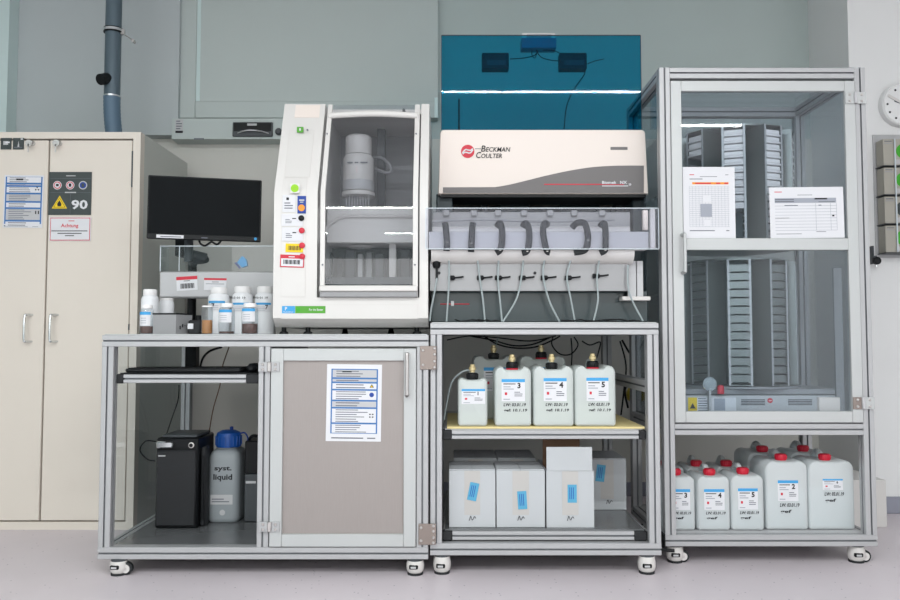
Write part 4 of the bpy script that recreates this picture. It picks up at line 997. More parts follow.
# inside
def bx(name, px0, px1, py0, py1, Y, d_, m, bev=.002, parent=None):
    return MB().box(X(px0, Y, (py0+py1)/2), X(px1, Y, (py0+py1)/2), Y, Y+d_, Z(py1, Y), Z(py0, Y), m, bev).build(name, parent if parent is not None else t)
i_ = MB()
Yi = 3.32
i_.box(wx0+.005, X(415, Yi, 225), Yi, Yi+.2, Z(243, Yi), Z(207.5, Yi), 'white', .004); gd = i_.build('gantry', t)
MB().tube([(X(324, Yi-.01, 238), Yi-.004, Z(232, Yi)), (X(330, Yi-.01, 230), Yi-.006, Z(224, Yi)), (X(342, Yi-.01, 222), Yi-.006, Z(217.5, Yi)), (X(356, Yi, 217), Yi-.006, Z(216.5, Yi)), (X(413, Yi, 217), Yi-.006, Z(216.5, Yi))], .007, 'white2', 8).build('ridge', gd)
bx('support', 389, 396, 243.5, 283, 3.36, .03, 'white2'); bx('mast', 377, 385, 112, 207, 3.62, .06, 'dgrey')
xc = X(358.5, 3.42, 170); Yc_ = 3.42
k = 3.42/F
h_ = MB(); zz = lambda p: Z(p, 3.36)
h_.lathe([(.054, 0), (.057, .004), (.057, zz(133)-zz(152)-.008), (.05, zz(133)-zz(152))], (xc, Yc_, zz(152)), 'white', 32)
hd = h_.build('dispensing_head', t)
MB().lathe([(.06, zz(190)-zz(190)), (.066, .01), (.066, zz(156)-zz(190)), (.056, zz(152.5)-zz(190))], (xc, Yc_, zz(190)), 'white', 32).build('barrel', hd)
MB().lathe([(.068, 0), (.068, zz(179)-zz(189))], (xc, Yc_, zz(189)), 'lgrey', 32).lathe([(.072, 0), (.072, .015)], (xc, Yc_, zz(194)), 'white', 32).build('collar', hd)
s_ = MB()
for q in (0, 1, 2, 4, 5, 7, 8, 9, 10): s_.box(xc-.04+q*.008, xc-.034+q*.008, Yc_-.0685, Yc_-.064, zz(163.5), zz(162.2), 'inkg')
s_.box(xc-.001, xc+.001, Yc_-.067, Yc_-.065, zz(173), zz(166), 'pink'); s_.build('lettering', hd)
s_ = MB()
for q in range(9): s_.cyl((xc-.048+q*.012, Yc_-.03, zz(206)), .0028, zz(194)-zz(206), 'lgrey', n=8)
for q in range(9): s_.cyl((xc-.042+q*.011, Yc_-.01, zz(206)), .0028, zz(194)-zz(206), 'grey', n=8)
o = s_.build('tip_array', hd)
MB().lathe([(.004, 0), (.05, .004), (.062, .01)], (xc+.02, 3.36, Z(249, 3.36)), 'white2', 28).build('drip_disc', gd)
MB().tube([(xc+.05, 3.5, zz(150)), (xc+.1, 3.48, zz(152)), (xc+.14, 3.46, zz(163)), (xc+.12, 3.46, zz(168)), (xc+.05, 3.5, zz(160))], .007, 'grey', 8).build('hose_bundle', t)
s_ = MB()
for px, pw, py0, c in ((328, 5, 252, 'dgrey'), (338, 6, 256, 'black'), (347, 9, 250, 'dgrey'), (359, 5, 254, 'lgrey'), (367, 6, 252, 'grey'), (376, 8, 253, 'dgrey'), (401, 9, 250, 'dgrey')):
    s_.box(X(px, 3.5, 270), X(px+pw, 3.5, 270), 3.45, 3.5, zs+.001, Z(py0, 3.45), c, .003)
s_.box(X(322, 3.6, 270), X(416, 3.6, 270), 3.52, 3.6, zs+.001, Z(248, 3.52), 'black'); s_.box(X(320, 3.3, 270), X(416, 3.3, 270), 3.3, 3.45, zs+.001, Z(277, 3.3), 'dgrey', .002)
s_.build('deck_fittings', t)
# side deck with acrylic guard
Ye = 3.48
ex0 = X(159.5, Ye, 270); ex1 = ax0+.001
se = MB().box(ex0, ex1, Ye, Ye+.1, Z(297.5, Ye), Z(271.5, Ye), 'lgrey', .006).build('side_deck', t)
g_ = MB(); zg0, zg1 = Z(271.5, Ye)+.001, Z(246.5, Ye)
g_.box(ex0+.004, ex1, Ye, Ye+.004, zg0, zg1, 'glass').box(ex0+.004, ex0+.008, Ye+.004, Ye+.09, zg0, zg1, 'glass').build('acrylic_guard', se)
e_ = MB(); e_.box(ex0+.002, ex1, Ye-.001, Ye+.003, zg1, zg1+.004, 'edge').box(ex0+.001, ex0+.005, Ye-.001, Ye+.003, zg0, zg1, 'edge').box(ex0+.085, ex0+.088, Ye-.001, Ye+.003, zg0, zg1, 'edge').box(ex0+.004, ex0+.008, Ye, Ye+.09, zg1, zg1+.003, 'edge')
e_.build('acrylic_edge', se)
MB().prism([(X(241, 3.6, 262), Z(264, 3.6)), (X(246, 3.6, 262), Z(257.5, 3.6)), (X(250, 3.6, 262), Z(261, 3.6)), (X(251, 3.6, 262), Z(267, 3.6)), (X(246, 3.6, 262), Z(269, 3.6))], 3.53, 3.55, 'lblue').tube([(X(239, 3.6, 262), 3.54, Z(264, 3.6)), (X(244, 3.6, 262), 3.54, Z(269.5, 3.6))], .004, 'navy').build('blue_clip', se)
# side deck column down to the bench (hidden behind the jars)
MB().box(X(262, Ye, 315), X(272, Ye, 315), Ye+.02, Ye+.08, LZ1+.004, Z(297.5, Ye)+.002, 'lgrey').build('side_deck_leg', t)
# tags on the side deck
def d_bar(b_, w, h, y, top=.24, bars=True):
    b_.box(0, w, y, y+.0003, h*(1-top), h, 'red'); b_.box(w*.35, w*.65, y-.0003, y, h*.66, h*.7, 'ink')
    if bars:
        for i in range(14): b_.box(w*(.18+.048*i), w*(.2+.048*i+.012*(i % 3)), y, y+.0003, h*.14, h*.5, 'ink')
    else: b_.box(w*.08, w*.9, y, y+.0003, h*.5, h*.54, 'inkg')
flat('inventory_tag', 'white tag with red header and barcode at the left of the grey side deck', 'tag', 177, 277, 198, 291, Ye-.001, d_bar, -.06)
flat('inventory_tag', 'white tag with red header above the bottle with 7, on the grey side deck', 'tag', 204, 278, 226.5, 290, Ye-.001, lambda a, w, h, y: d_bar(a, w, h, y, .17, False), .015)
# tags and magnets on the left column
Ycol = YA-.0022
flat('round_sticker', 'lime green round sticker', '', 290, 183.5, 299.5, 193, YA-.014, lambda b_, w, h, y: b_.cyl((w/2, y-.0005, h/2), w*.42, .001, 'lime', 'y', 24), m='white', parent=t, th=.0002)
def d_txt(b_, w, h, y):
    b_.box(w*.3, w*.5, y, y+.0003, h*.7, h*.85, 'ink'); lines(b_, w*.15, w*.85, h*.15, h*.6, 3, y, 'inkg')
flat('text_sticker', 'white sticker with small print', '', 282.5, 195, 295.5, 212, YA-.003, d_txt, parent=t)
def d_navy(b_, w, h, y):
    b_.cyl((w*.48, y, h*.32), w*.4, .0003, 'orange', 'y', 24); b_.box(w*.2, w*.8, y, y+.0003, h*.72, h*.8, 'lgrey'); b_.box(w*.3, w*.7, y, y+.0003, h*.62, h*.67, 'lgrey')
flat('service_sticker', 'navy blue sticker with an orange disc on the dispenser column', '', 297.5, 196, 306, 213.5, YA-.003, d_navy, m='navy', parent=t)
def d_small(b_, w, h, y): b_.box(w*.5, w*.68, y, y+.0003, h*.58, h*.66, 'ink'); lines(b_, w*.18, w*.5, h*.2, h*.6, 3, y, 'inkg')
flat('name_tag', 'white tag held by the black magnet on the white dispenser', 'tag', 281.5, 214, 303, 226, Ycol-.001, d_small)
flat('name_tag', 'white tag held by the topmost red magnet on the white dispenser', 'tag', 282, 227.5, 303, 241, Ycol-.001, d_small)
def d_ybar(b_, w, h, y):
    for i in range(12): b_.box(w*(.14+.062*i), w*(.165+.062*i+.01*(i % 3)), y, y+.0003, h*.22, h*.75, 'ink')
flat('barcode_tag', 'yellow barcode tag on the white dispenser column', 'tag', 285.5, 243.5, 303, 252, Ycol-.001, d_ybar, .03, m='yellow')
flat('inventory_tag', 'white barcode tag with a red border below the yellow one', 'tag', 280, 254.5, 304, 267, Ycol-.001, lambda b_, w, h, y: (b_.box(w*.04, w*.96, y, y+.0003, h*.08, h*.7, 'paper'), [b_.box(w*(.14+.055*i), w*(.165+.055*i+.01*(i % 3)), y-.0004, y, h*.25, h*.6, 'ink') for i in range(13)], b_.box(w*.35, w*.6, y-.0004, y, h*.8, h*.88, 'paper')), .03, m='red')
for px, py, m_, lb in ((301.5, 218.3, 'black', 'round black magnet on the column of the white dispenser'), (302, 230.7, 'red', 'topmost round red magnet on the column of the white dispenser'), (302.3, 245.5, 'red', 'round red magnet at the corner of the yellow tag'), (302.5, 256.5, 'red', 'round red magnet at the corner of the red bordered tag')):
    tag(MB().lathe([(.0115, 0), (.0115, -.004), (.009, -.006)], (0, 0, 0), m_, 20, 'y').build('round_magnet', loc=(X(px, Ycol, py), Ycol-.0028, Z(py, Ycol))), lb, 'magnet', 'magnets on the dispenser')

# ---------------------------------------------------------------- liquid handler
YH = 3.36; HB = 3.9; zM = MZ1+.0037
hx0, hx1 = X(438.5, YH, 165), X(648.5, YH, 165)
t = thing('liquid_handler', 'cream and grey liquid handling robot with teal lid on the middle cart', 'instrument', ((hx0+hx1)/2, 3.5, zM))
rob = t
# base
Yb_ = 3.24
MB().box(X(431, Yb_, 305), X(648, Yb_, 305), Yb_, HB, zM+.004, Z(290.5, Yb_), 'hbase', .004).build('base', t)
MB().box(X(433, Yb_, 305)+.05, X(640, Yb_, 305)-.06, Yb_+.03, HB-.02, zM+.0005, zM+.006, 'black').build('foot_strip', t)
MB().box(X(622, 3.18, 298), X(650, 3.18, 298), 3.17, 3.24, Z(300.5, 3.18), Z(296.5, 3.18), 'white2', .002).build('side_bracket', t)
# back body
b_ = MB()
bx0, bx1 = X(446, 3.6, 220), X(636, 3.6, 220)
zb_top = Z(129, YH)
b_.box(bx0+.0, bx1, 3.72, HB, Z(290, Yb_), zb_top-.03, 'cdark').box(bx0-.04, bx0+.03, 3.4, 3.72, Z(290, Yb_), Z(192, YH), 'cdark', .004).box(bx1-.05, bx1+.004, 3.45, 3.72, Z(290, Yb_), Z(192, YH), 'cdark', .004)
b_.build('rear_frame', t)
for px, w_, c in ((482, 6, 'dgrey'), (500, 30, 'cdark'), (560, 40, 'hbase'), (615, 10, 'dgrey')): MB().box(X(px, 3.6, 200), X(px+w_, 3.6, 200), 3.6, 3.7, Z(225, 3.6), Z(192, 3.6), c, .003).build('inner_arm', t)
# hood
zh0, zh1 = Z(194, YH), Z(129.5, YH)
xa, xb = X(438.3, YH, 194), X(648.7, YH, 194); xc_, xd_ = X(440, YH, 130), X(645.5, YH, 130)
def hood_out(k):
    p = [(xa+k, zh0+k), (xb-k, zh0+k)]
    R = .018
    for i in range(6): a = radians(15*i+5); p.append((xd_-k-R+R*cos(a), zh1-k-R+R*sin(a)))
    for i in range(6): a = radians(95+15*i); p.append((xc_+k+R+R*cos(a), zh1-k-R+R*sin(a)))
    return p
def sec(k, y): return [(a, y, c) for a, c in hood_out(k)]
hb_ = MB(); hb_.loft([sec(.003, YH), sec(.001, YH+.003), sec(0, YH+.014), sec(0, YH+.34), sec(.006, YH+.35)], 'cream')
ho = hb_.build('hood', t)
YHf = YH-.001
def pp(px, py): return (X(px, YHf, py), Z(py, YHf))
cv = [(443, 193), (443, 187.4), (495, 187.2), (508, 185), (525, 181), (545, 176), (568, 171), (590, 167.5), (610, 166), (630, 165.6), (643.8, 165.7), (643.8, 193)]
# smooth swoosh
sm = []
from mathutils import Vector
mid_ = [Vector(pp(*q)) for q in cv[2:10]]
for i in range(len(mid_)-1):
    a = mid_[max(i-1, 0)]; p1 = mid_[i]; p2 = mid_[i+1]; d_ = mid_[min(i+2, len(mid_)-1)]
    for k in range(5):
        u = k/5; q = .5*((2*p1)+(p2-a)*u+(2*a-5*p1+4*p2-d_)*u*u+(3*p1-a-3*p2+d_)*u**3); sm.append((q.x, q.y))
pts = [pp(*cv[0]), pp(*cv[1])]+sm+[pp(*cv[9]), pp(*cv[10]), pp(*cv[11])]
MB().prism(pts, YHf-.0012, YHf+.0009, 'hoodgrey').build('grey_band', ho)
L = MB(); yy = YHf-.0018
L.box(pp(544, 0)[0], pp(602, 0)[0], yy, yy+.0004, pp(0, 184.8)[1], pp(0, 183.9)[1], 'red') if False else L.box(X(544, YHf, 184), X(602, YHf, 184), yy, yy+.0004, Z(185, YHf), Z(183.9, YHf), 'red')
L.box(X(602, YHf, 184), X(628, YHf, 184), yy, yy+.0004, Z(186.4, YHf), Z(185.6, YHf), 'paper').box(X(602, YHf, 184), X(624, YHf, 184), yy, yy+.0004, Z(185, YHf), Z(184.3, YHf), 'red')
L.text('Biomek', X(602, YHf, 182), Z(184, YHf), yy, .013, 'paper', X(616.5, YHf)-X(602, YHf), .025).text('NX', X(620, YHf, 182), Z(184, YHf), yy, .013, 'paper', X(627, YHf)-X(620, YHf), .025).text('S8', X(628.5, YHf, 184), Z(185.6, YHf), yy, .009, 'paper', bold=.02)
L.build('model_lettering', ho)
L = MB(); lx, lz = pp(467.7, 151.4); yy = YHf-.001; R = .0288
L.cyl((lx, yy, lz), R, .001, 'red', 'y', 36)
for s in (1, -1):
    L.tube([(lx-.8*R*s, yy-.0006, lz-.1*R*s-.004*s), (lx-.35*R*s, yy-.0006, lz+.32*R*s-.002*s), (lx+.1*R*s, yy-.0006, lz+.18*R*s), (lx+.45*R*s, yy-.0006, lz+.16*R*s), (lx+.75*R*s, yy-.0006, lz+.42*R*s)], .0028, 'paper', 6, .2)
L.box(X(475, YHf, 149), X(481, YHf, 149), yy-.0004, yy, Z(149, YHf), Z(148.5, YHf), 'inkg')
def XP(a): return X(a, YHf, 150)
L.text('B', XP(481), Z(151.8, YHf), yy-.0005, .027, 'ink', XP(485.3)-XP(481), .012, .18).text('ECKMAN', XP(485.8), Z(151.8, YHf), yy-.0005, .020, 'ink', XP(509.5)-XP(485.8), .012, .18)
L.text('C', XP(475.5), Z(158.2, YHf), yy-.0005, .027, 'ink', XP(480.2)-XP(475.5), .012, .18).text('OULTER', XP(480.8), Z(158.2, YHf), yy-.0005, .020, 'ink', XP(502)-XP(480.8), .012, .18)
L.build('logo', ho)
MB().box(X(610.5, YHf, 148), X(627.5, YHf, 148), YHf-.001, YHf+.002, Z(149.8, YHf), Z(147, YHf), 'hoodgrey').build('status_slot', ho)
MB().box(hx0+.01, hx1-.01, YH+.01, YH+.2, zh0-.012, zh0+.001, 'black').build('hood_seal', t)
# teal lid
YTl = 3.5
tl0, tl1 = X(441.5, YTl, 80), X(641, YTl, 80); tz0, tz1 = zh1-.02, Z(35.5, YTl)
te = MB().box(tl0, tl1, YTl, YTl+.005, Z(129.5, YTl), tz1, 'teal').build('teal_lid', t)
MB().box(tl0, tl1, YTl-.001, YTl+.006, tz1, tz1+.003, 'dgrey').box(tl0-.002, tl0, YTl-.001, YTl+.006, Z(129.5, YTl), tz1, 'dgrey').box(tl1, tl1+.002, YTl-.001, YTl+.006, Z(129.5, YTl), tz1, 'dgrey').build('lid_edge', te)
Ybx = YTl+.006
for px0, px1, nm in ((482, 509, 0), (559.5, 587, 1)):
    q = MB().box(X(px0, Ybx, 60), X(px1, Ybx, 60), Ybx, Ybx+.05, Z(69, Ybx), Z(52.5, Ybx), 'blackm', .004).box(X(px0+5, Ybx, 60), X(px1-3, Ybx, 60), Ybx-.0004, Ybx+.001, Z(65, Ybx), Z(60, Ybx), 'dgrey').build('sensor_box', te)
q = MB().box(X(523.5, Ybx, 40), X(557, Ybx, 40), Ybx+.06, Ybx+.064, Z(36.5, Ybx), Z(28, Ybx), 'white').build('camera_bracket', te)
MB().box(X(528, Ybx, 40), X(553, Ybx, 40), Ybx+.056, Ybx+.06, Z(37, Ybx), Z(29.5, Ybx), 'base').build('bracket_plate', te)
MB().box(X(521.5, Ybx, 40), X(556.5, Ybx, 40), Ybx+.0, Ybx+.06, Z(48, Ybx), Z(37.5, Ybx), 'base', .003).build('camera_box', te)
c_ = MB(); W = lambda a, c: (X(a, Ybx+.02, c), Ybx+.02, Z(c, Ybx+.02))
c_.tube([W(510, 59), W(524, 58), (W(535, 55)), W(538, 49)], .0022, 'black', 6).tube([W(536, 50), W(541, 57), W(550, 60), W(559, 61)], .0022, 'black', 6)
c_.tube([W(532, 50), W(532, 55), W(535, 58), W(537, 52)], .002, 'black', 6).tube([W(543, 50), W(555, 51), W(562, 55)], .002, 'black', 6).tube([W(587, 64), W(595, 61), W(604, 59)], .002, 'black', 6)
c_.tube([W(585, 68), W(584, 75), W(575, 88), W(567, 105), W(564, 129)], .0025, 'black', 6); c_.build('lid_cable', te)
s_ = MB(); s_.tube([(X(459, 3.62, 100), 3.62, Z(99, 3.62)), (X(459, 3.62, 130), 3.62, zh1-.01)], .004, 'black', 6)
for px in (500, 584): s_.box(X(px-1.5, 3.45, 127), X(px+1.5, 3.45, 127), 3.44, 3.46, zh1-.002, zh1+.012, 'brass')
s_.box(X(482, 3.6, 126), X(510, 3.6, 126), 3.55, 3.62, zh1, zh1+.02, 'dgrey').box(X(520, 3.6, 126), X(535, 3.6, 126), 3.55, 3.62, zh1, zh1+.026, 'cdark')
s_.build('hood_fittings', t)
# side acrylic panels
for px in (436, 645):
    x = X(px, 3.36, 200); MB().box(x, x+.004, 3.36, 3.85, Z(290, Yb_), zh0, 'side_glass').build('side_panel', t)
# wash module in front
Yw = 3.1
w = MB(); w.box(X(428.6, Yw, 240), X(649, Yw, 240), Yw, Yw+.07, Z(249, Yw), Z(231.5, Yw), 'lgrey', .003)
wo = w.build('tube_manifold', t)
u_ = MB(); u_.box(X(432, Yw+.04, 225), X(632, Yw+.04, 225), Yw+.07, Yw+.25, Z(232, Yw), Z(224, Yw), 'white', .003).box(X(432, 3.25, 220), X(632, 3.25, 220), 3.28, 3.42, Z(232, Yw), Z(212, 3.28), 'grey', .003).build('manifold_top', wo)
MB().tube([(X(432, 3.09, 221), 3.15, Z(221.5, 3.15)), (X(480, 3.09, 221), 3.14, Z(220, 3.15)), (X(540, 3.09, 221), 3.15, Z(221.5, 3.15)), (X(618, 3.09, 221), 3.15, Z(220, 3.15))], .005, 'grey', 8).build('supply_line', wo)
tr = MB(); pts = [(Yw+.02, Z(249.5, Yw))]
for i in range(7): a = radians(15*i); pts.append((Yw+.08-.06*cos(a), Z(249.5, Yw)-(Z(249.5, Yw)-Z(262.5, Yw))*sin(a)))
pts += [(Yw+.2, Z(262.5, Yw)), (Yw+.2, Z(249.5, Yw))]
tr.prism(pts, X(431, Yw, 256), X(636, Yw, 256), 'white', 'x'); tr.build('trough', wo)
MB().box(X(430, 3.17, 276), X(629, 3.17, 276), 3.17, 3.19, Z(291, 3.17), Z(261, 3.17), 'plate', .001).box(X(628, 3.19, 276), X(636, 3.19, 276), 3.19, 3.21, Z(300, 3.19), Z(261, 3.19), 'lgrey').box(X(637, 3.19, 276), X(643, 3.19, 276), 3.19, 3.24, Z(297, 3.19), Z(261, 3.19), 'lgrey').build('valve_plate', wo)
MB().lathe([(.0, 0), (.006, .0), (.006, .02)], (X(439, 3.17), 3.165, Z(273, 3.17)), 'ink', 10, 'y').lathe([(.0, 0), (.006, 0), (.006, .02)], (X(535, 3.17), 3.165, Z(273, 3.17)), 'ink', 10, 'y').build('bolt_hole', wo)
bk = MB().box(X(650.5, 3.08, 230), X(655.5, 3.08, 230), 3.08, 3.1, Z(248, 3.08), Z(209, 3.08), 'white2', .002).box(X(642, 3.2, 230), X(647, 3.2, 230), 3.18, 3.2, Z(230, 3.18), Z(210, 3.18), 'cream', .002).build('shield_bracket', t)
Yv = 3.06
sx0, sx1 = X(426, Yv, 230), X(658.5, Yv, 230); sz0, sz1 = Z(248.5, Yv), Z(208.5, Yv)
sh = MB().box(sx0, sx1, Yv, Yv+.004, sz0, sz1, 'shield').build('splash_shield', t)
MB().box(sx0, sx1, Yv-.0005, Yv+.0045, sz1, sz1+.003, 'edge').box(sx0, sx1, Yv-.0005, Yv+.0045, sz0-.003, sz0, 'edge').box(sx0-.002, sx0, Yv-.0005, Yv+.0045, sz0, sz1, 'edge').box(sx1, sx1+.002, Yv-.0005, Yv+.0045, sz0, sz1, 'edge').build('shield_edge', sh)
Ys2 = 3.082
straps = [[(445, 222), (446, 230), (447, 242), (446.5, 251)], [(473, 222), (472, 232), (471.5, 243), (471, 252)],
          [(497, 226), (500, 223), (502, 230), (502, 242), (500, 250), (496, 253)], [(523, 226), (526, 223), (529, 230), (529, 242), (527, 251), (522, 253)],
          [(549, 225), (545, 223), (543, 230), (544.5, 242), (547, 251), (550, 252.5)], [(573, 227), (577, 223), (584, 223), (587, 230), (588, 240), (585, 250), (574, 252.5)],
          [(601, 226), (604, 223), (605.5, 232), (605.5, 242), (605, 250), (600, 253)]]
for s in straps:
    pts = [(X(a, Ys2, c), Ys2+(0 if i else .02), Z(c, Ys2)) for i, (a, c) in enumerate(s)]
    o = MB().tube(pts, .0125, 'rubber', 10, .4).build('tube_clamp', wo)
    MB().box(X(s[0][0]-2, 3.27, 212), X(s[0][0]+4, 3.27, 212), 3.262, 3.28, Z(216, 3.27), Z(210.5, 3.27), 'grey', .002).build('clip_block', wo)
    m_ = pts[len(pts)//2+(1 if len(pts) > 5 else 0)]
    MB().box(m_[0]-.003, m_[0]+.004, m_[1]-.0068, m_[1]-.0055, m_[2]-.003, m_[2]-.0005, 'bolt').build('clamp_mark', o)
for a in (448, 477, 495, 519, 541, 565, 593):
    py = 277.8 if a != 593 else 276; Yk = 3.155; x = X(a, Yk, py); z = Z(py, Yk)
    k_ = MB(); k_.box(x, x+.008, Yk-.008, Yk+.014, z-.009, z+.009, 'black', .002).lathe([(.008, 0), (.0095, .002), (.0095, .014), (.005, .018)], (x+.01, Yk, z), 'black', 12, 'x').tube([(x+.024, Yk, z), (x+.045, Yk, z+.002), (x+.062, Yk-.004, z+.004)], .0035, 'black', 8)
    k_.build('valve', wo)
MB().box(X(432, 3.16, 255), X(441, 3.16, 255), 3.15, 3.17, Z(263, 3.16), Z(250, 3.16), 'black', .003).lathe([(.012, 0), (.016, .01), (.016, .035)], (X(436.5, 3.16, 265), 3.16, Z(268, 3.16)), 'black', 12).box(X(435.5, 3.16, 270), X(438, 3.16, 270), 3.155, 3.165, Z(279, 3.16), Z(268, 3.16), 'black').build('drain_connector', wo)
Yt2 = 3.145
for s in ([(449, 254), (449, 280), (448, 300), (446.5, 322)], [(477, 254), (480, 280), (483, 300), (485, 322)], [(499, 254), (498, 280), (500, 300), (502, 322)],
          [(524, 254), (521, 280), (516, 300), (503, 322)], [(546, 254), (543, 274), (549, 300), (559.5, 322)], [(573, 254), (567, 276), (571, 300), (575, 322)],
          [(600, 254), (597, 278), (598, 300), (593.5, 322)], [(628, 265), (628, 285), (632, 300), (643, 321)], [(437, 278), (434, 295), (431, 310), (430, 321)]):
    MB().tube([(X(a, Yt2, c), Yt2, max(Z(c, Yt2), zM+.004)) for a, c in s], .0036, 'tube', 8).build('tubing', wo)
MB().tube([(X(440, Yt2, 303), Yt2+.09, Z(303, Yt2)), (X(470, Yt2, 303), Yt2+.09, Z(303, Yt2))], .0018, 'red', 6).box(X(451, 3.235, 303), X(454, 3.235, 303), 3.232, 3.24, Z(306, 3.235), Z(301, 3.235), 'lgrey').build('red_line', wo)
# cables on the middle cart top
for i, (a, c, s) in enumerate(((455, 483, 1), (478, 500, 2), (560, 592, 3), (584, 616, 4), (605, 640, 5))):
    r = random.Random(s); n = 6
    tag(MB().tube([(X(a+(c-a)*k/(n-1), 3.13, 321), 3.11+r.uniform(-.015, .02), zM+.004+abs(r.uniform(-.003, .008))) for k in range(n)], .0028, 'black', 6).build('cable'),
        'short black cable lying on the middle cart top, %s of the five from the left' % ['first', 'second', 'third', 'fourth', 'fifth'][i], 'cable', 'cables lying on the middle cart top')

# hanging cables under the middle cart top
def hang(label, pts, r=.0035, m='black'):
    o = MB().tube([(X(a, y, c), y, Z(c, y)) for a, c, y in pts], r, m, 8).build('cable'); return tag(o, label, 'cable', 'cables hanging under the middle cart top')
hang('black cable sagging lowest under the middle cart top behind the canisters', [(484, 336, 3.5), (497, 344, 3.5), (515, 348, 3.5), (535, 347, 3.5), (553, 340, 3.5), (560, 336, 3.5)])
hang('black cable sagging just above the lowest one behind the canisters', [(470, 336, 3.54), (492, 340, 3.54), (513, 345.5, 3.54), (532, 344.5, 3.54), (550, 337.5, 3.54)])
hang('black cable in a flat arc from the left post of the middle cart', [(447, 340, 3.56), (470, 336, 3.56), (500, 338, 3.56), (530, 341, 3.56), (556, 336, 3.56)], .003)
hang('black cable looped in a circle above canister 4', [(553, 337, 3.48), (552, 345, 3.48), (560, 354, 3.48), (571, 354, 3.48), (578, 345, 3.48), (574, 337, 3.48)], .003)
hang('black cable dropping behind canister 4', [(571, 338, 3.6), (572, 352, 3.6), (571, 372, 3.6)], .003)
hang('black cable arching to the fitting of canister 5', [(582, 341, 3.3), (590, 345, 3.3), (600, 342, 3.28), (599, 350, 3.25), (597, 357, 3.2)], .003)
hang('black cable bundle hanging at the right rear post', [(622, 340, 3.8), (629, 352, 3.8), (636, 360, 3.8), (632, 375, 3.8), (625, 390, 3.8), (628, 408, 3.8)], .005)
hang('thin black cable hanging down beside the right rear post', [(620, 341, 3.75), (626, 365, 3.75), (624, 390, 3.75), (621, 415, 3.75)], .004)
o = MB().tube([(X(a, 3.2, c), 3.2, Z(c, 3.2)) for a, c in ((471, 370), (462, 372), (452, 382), (447, 402), (444, 420))], .0036, 'tube', 8).build('tubing')
tag(o, 'clear tube curving left from the fitting of canister 1', 'tube')
o = MB().tube([(X(a, 3.5, c), 3.5, Z(c, 3.5)) for a, c in ((498, 338), (495, 348), (492, 356))], .0036, 'tube', 8).build('tubing')
tag(o, 'clear tube running down to the unnumbered canister behind canister 1', 'tube')
# steel rear crossbar and yellow gas pipe between cart and tower
t = thing('gas_pipe', 'yellow gas pipe with valve seen behind the gap right of canister 5', 'pipe', (X(664, 4.42, 397), 4.42, 0))
Yg_ = 4.42
MB().tube([(X(627, Yg_, 396), Yg_, Z(396, Yg_)), (X(666, Yg_, 397), Yg_, Z(397, Yg_))], .022, 'yvalve', 14).build('pipe', t)
MB().cyl((X(664, Yg_, 397), Yg_, 0), .02, Z(397, Yg_), 'yvalve').build('riser', t)
MB().lathe([(.04, 0), (.05, .01), (.05, .04), (.03, .05)], (X(634, Yg_, 396), Yg_-.06, Z(394, Yg_)), 'yvalve', 16, 'y').build('valve', t)
MB().box(X(660, Yg_, 397), X(666, Yg_, 397), Yg_, YW, Z(400, Yg_), Z(394, Yg_), 'yvalve').build('wall_bracket', t)

# ---------------------------------------------------------------- right wall items
Yk = 4.14
cx_, cz_ = X(904, Yk-.04, 104), Z(104, Yk-.04); R = .115
t = thing('wall_clock', 'round white wall clock at the right edge above the glove boxes', 'clock', (cx_, Yk, cz_))
MB().lathe([(R, 0), (R, -.035), (R-.006, -.042), (R-.012, -.036)], (cx_, Yk-.001, cz_), 'wall_light', 48, 'y').build('case', t)
MB().lathe([(R-.012, -.036), (R-.012, -.0375)], (cx_, Yk-.001, cz_), 'wall_light', 48, 'y').build('dial', t)
s_ = MB()
for k in range(12):
    a = 2*pi*k/12; s_.cyl((cx_+.086*sin(a), Yk-.0395, cz_+.086*cos(a)), .006, .001, 'ink', 'y', 8)
s_.build('hour_marks', t)
MB().prism([(cx_-.085, cz_+.038), (cx_-.08, cz_+.052), (cx_, cz_+.007), (cx_, cz_-.007)], Yk-.044, Yk-.041, 'white').build('minute_hand', t)
MB().prism([(cx_-.05, cz_+.012), (cx_-.05, cz_+.02), (cx_, cz_+.004), (cx_, cz_-.004)], Yk-.0405, Yk-.0395, 'inkg').build('hour_hand', t)
Yx = 4.06
rk = thing('glove_box_rack', 'clear wall rack holding four glove boxes at the right edge', 'rack', (X(900, Yx), Yk, Z(252, Yx)))
gx0 = X(884.5, Yx, 200); gx1 = gx0+.24
bnd = [(139, 165), (167.5, 194), (196.5, 223), (225.5, 252)]
r_ = MB(); r_.box(gx0-.012, gx1+.01, Yk-.006, Yk-.001, Z(258, Yk), Z(135, Yk), 'lgrey')
for a, c in bnd: r_.box(gx0-.004, gx1+.004, Yx-.004, Yk-.006, Z(c, Yx)-.006, Z(c, Yx)-.002, 'dgrey')
r_.box(X(895, Yx, 200), X(896.3, Yx, 200), Yx-.008, Yx-.004, Z(252, Yx), Z(139, Yx), 'edge')
r_.build('rack_frame', rk)
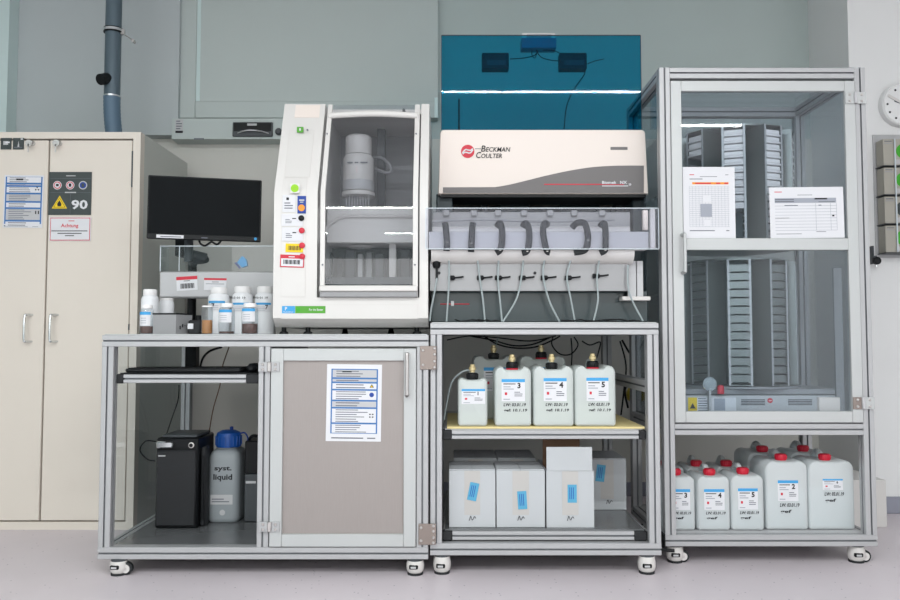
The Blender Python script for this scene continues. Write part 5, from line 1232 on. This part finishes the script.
for i, ((a, c), col, pos) in enumerate(zip(bnd, ('glovegreen', 'glovegreen', 'sdark', 'glovegreen'), ('topmost of the four', 'second from the top', 'third from the top with a dark disc', 'lowest of the four'))):
    z0, z1 = Z(c, Yx)-.001, Z(a, Yx)
    t = thing('glove_box', 'grey cardboard glove box in the wall rack, '+pos, 'box', (gx0+.12, Yx, z0), 'glove boxes in the wall rack')
    MB().box(gx0, gx1, Yx, Yk-.012, z0, z1, 'glovebox', .002).build('carton', t)
    MB().cyl((X(901, Yx, (a+c)/2)+.012, Yx-.002, (z0+z1)/2+.005), .038, .002, col, 'y', 28).build('printed_disc', t)
    L = MB().box(gx0+.008, gx0+.045, Yx-.001, Yx, z1-.014, z1-.01, 'inkg').box(gx0+.006, gx0+.05, Yx-.001, Yx, z1-.024, z1-.021, 'inkl').box(gx0+.06, gx1-.01, Yx-.001, Yx, z0+.006, z0+.03, 'lgrey').build('print', t)
t = thing('wall_lock', 'dark lock bracket with a black round key on the wall behind the tall cabinet', 'lock', (X(871, 4.1), 4.1, Z(256, 4.1)))
MB().box(X(869.3, 4.12, 255), X(871.3, 4.12, 255), 4.09, 4.14, Z(264, 4.1), Z(246, 4.1), 'dgrey', .002).build('bracket', t)
MB().lathe([(.012, 0), (.02, -.006), (.02, -.02), (.012, -.026)], (X(875.5, 4.09, 261), 4.09, Z(261, 4.09)), 'black', 20, 'y').box(X(871, 4.1, 257), X(875, 4.1, 257), 4.08, 4.1, Z(258, 4.1), Z(256, 4.1), 'dgrey').cyl((X(876, 4.09, 265), 4.085, Z(267, 4.09)), .003, .02, 'chrome', n=8).build('key', t)
Yo = 3.79
tag(MB().box(X(878, Yo, 505)-.3, X(891.5, Yo, 505), Yo+.04, 4.12, 0, Z(481.5, Yo), 'white', .003).build('floor_box'), 'low plain white box on the floor behind the right foot of the tall cabinet', 'box')

# ---------------------------------------------------------------- light
def area(name, loc, rot, sx, sy, e, col=(1, 1, 1)):
    l = bpy.data.lights.new(name, 'AREA'); l.shape = 'RECTANGLE'; l.size = sx; l.size_y = sy; l.energy = e; l.color = col
    o = bpy.data.objects.new(name, l); C.objects.link(o); o.location = loc; o.rotation_euler = rot; return o
for x, y in ((-2.3, .17), (-.3, .17), (1.22, .17), (-2.0, -1.5), (.1, -1.5), (2.2, -1.5)):
    area('ceiling_lamp', (x, y, RZ-.03), (0, 0, 0), 1.5, .05, 70, (.95, 1, 1))
area('window_daylight', (0, RY0+.05, 1.95), (radians(90), 0, 0), 5.6, 1.3, 118, (1, .96, .95))
w = bpy.data.worlds.new('world'); bpy.context.scene.world = w; w.use_nodes = True
w.node_tree.nodes['Background'].inputs[0].default_value = (.8, .85, .9, 1); w.node_tree.nodes['Background'].inputs[1].default_value = .3

# ---------------------------------------------------------------- camera
cam = bpy.data.cameras.new('camera'); cam.sensor_width = 36; cam.lens = 36*F/900; cam.clip_start = .05
co = bpy.data.objects.new('camera', cam); C.objects.link(co); co.location = (0, 0, H); co.rotation_euler = (radians(90)+PITCH, 0, 0)
sc = bpy.context.scene; sc.camera = co
sc.view_settings.view_transform = 'Standard'; sc.view_settings.look = 'None'; sc.view_settings.gamma = 1; sc.view_settings.use_curve_mapping = False
sc.view_settings.exposure = -0.93
sc.cycles.transparent_max_bounces = 24; sc.cycles.max_bounces = 8
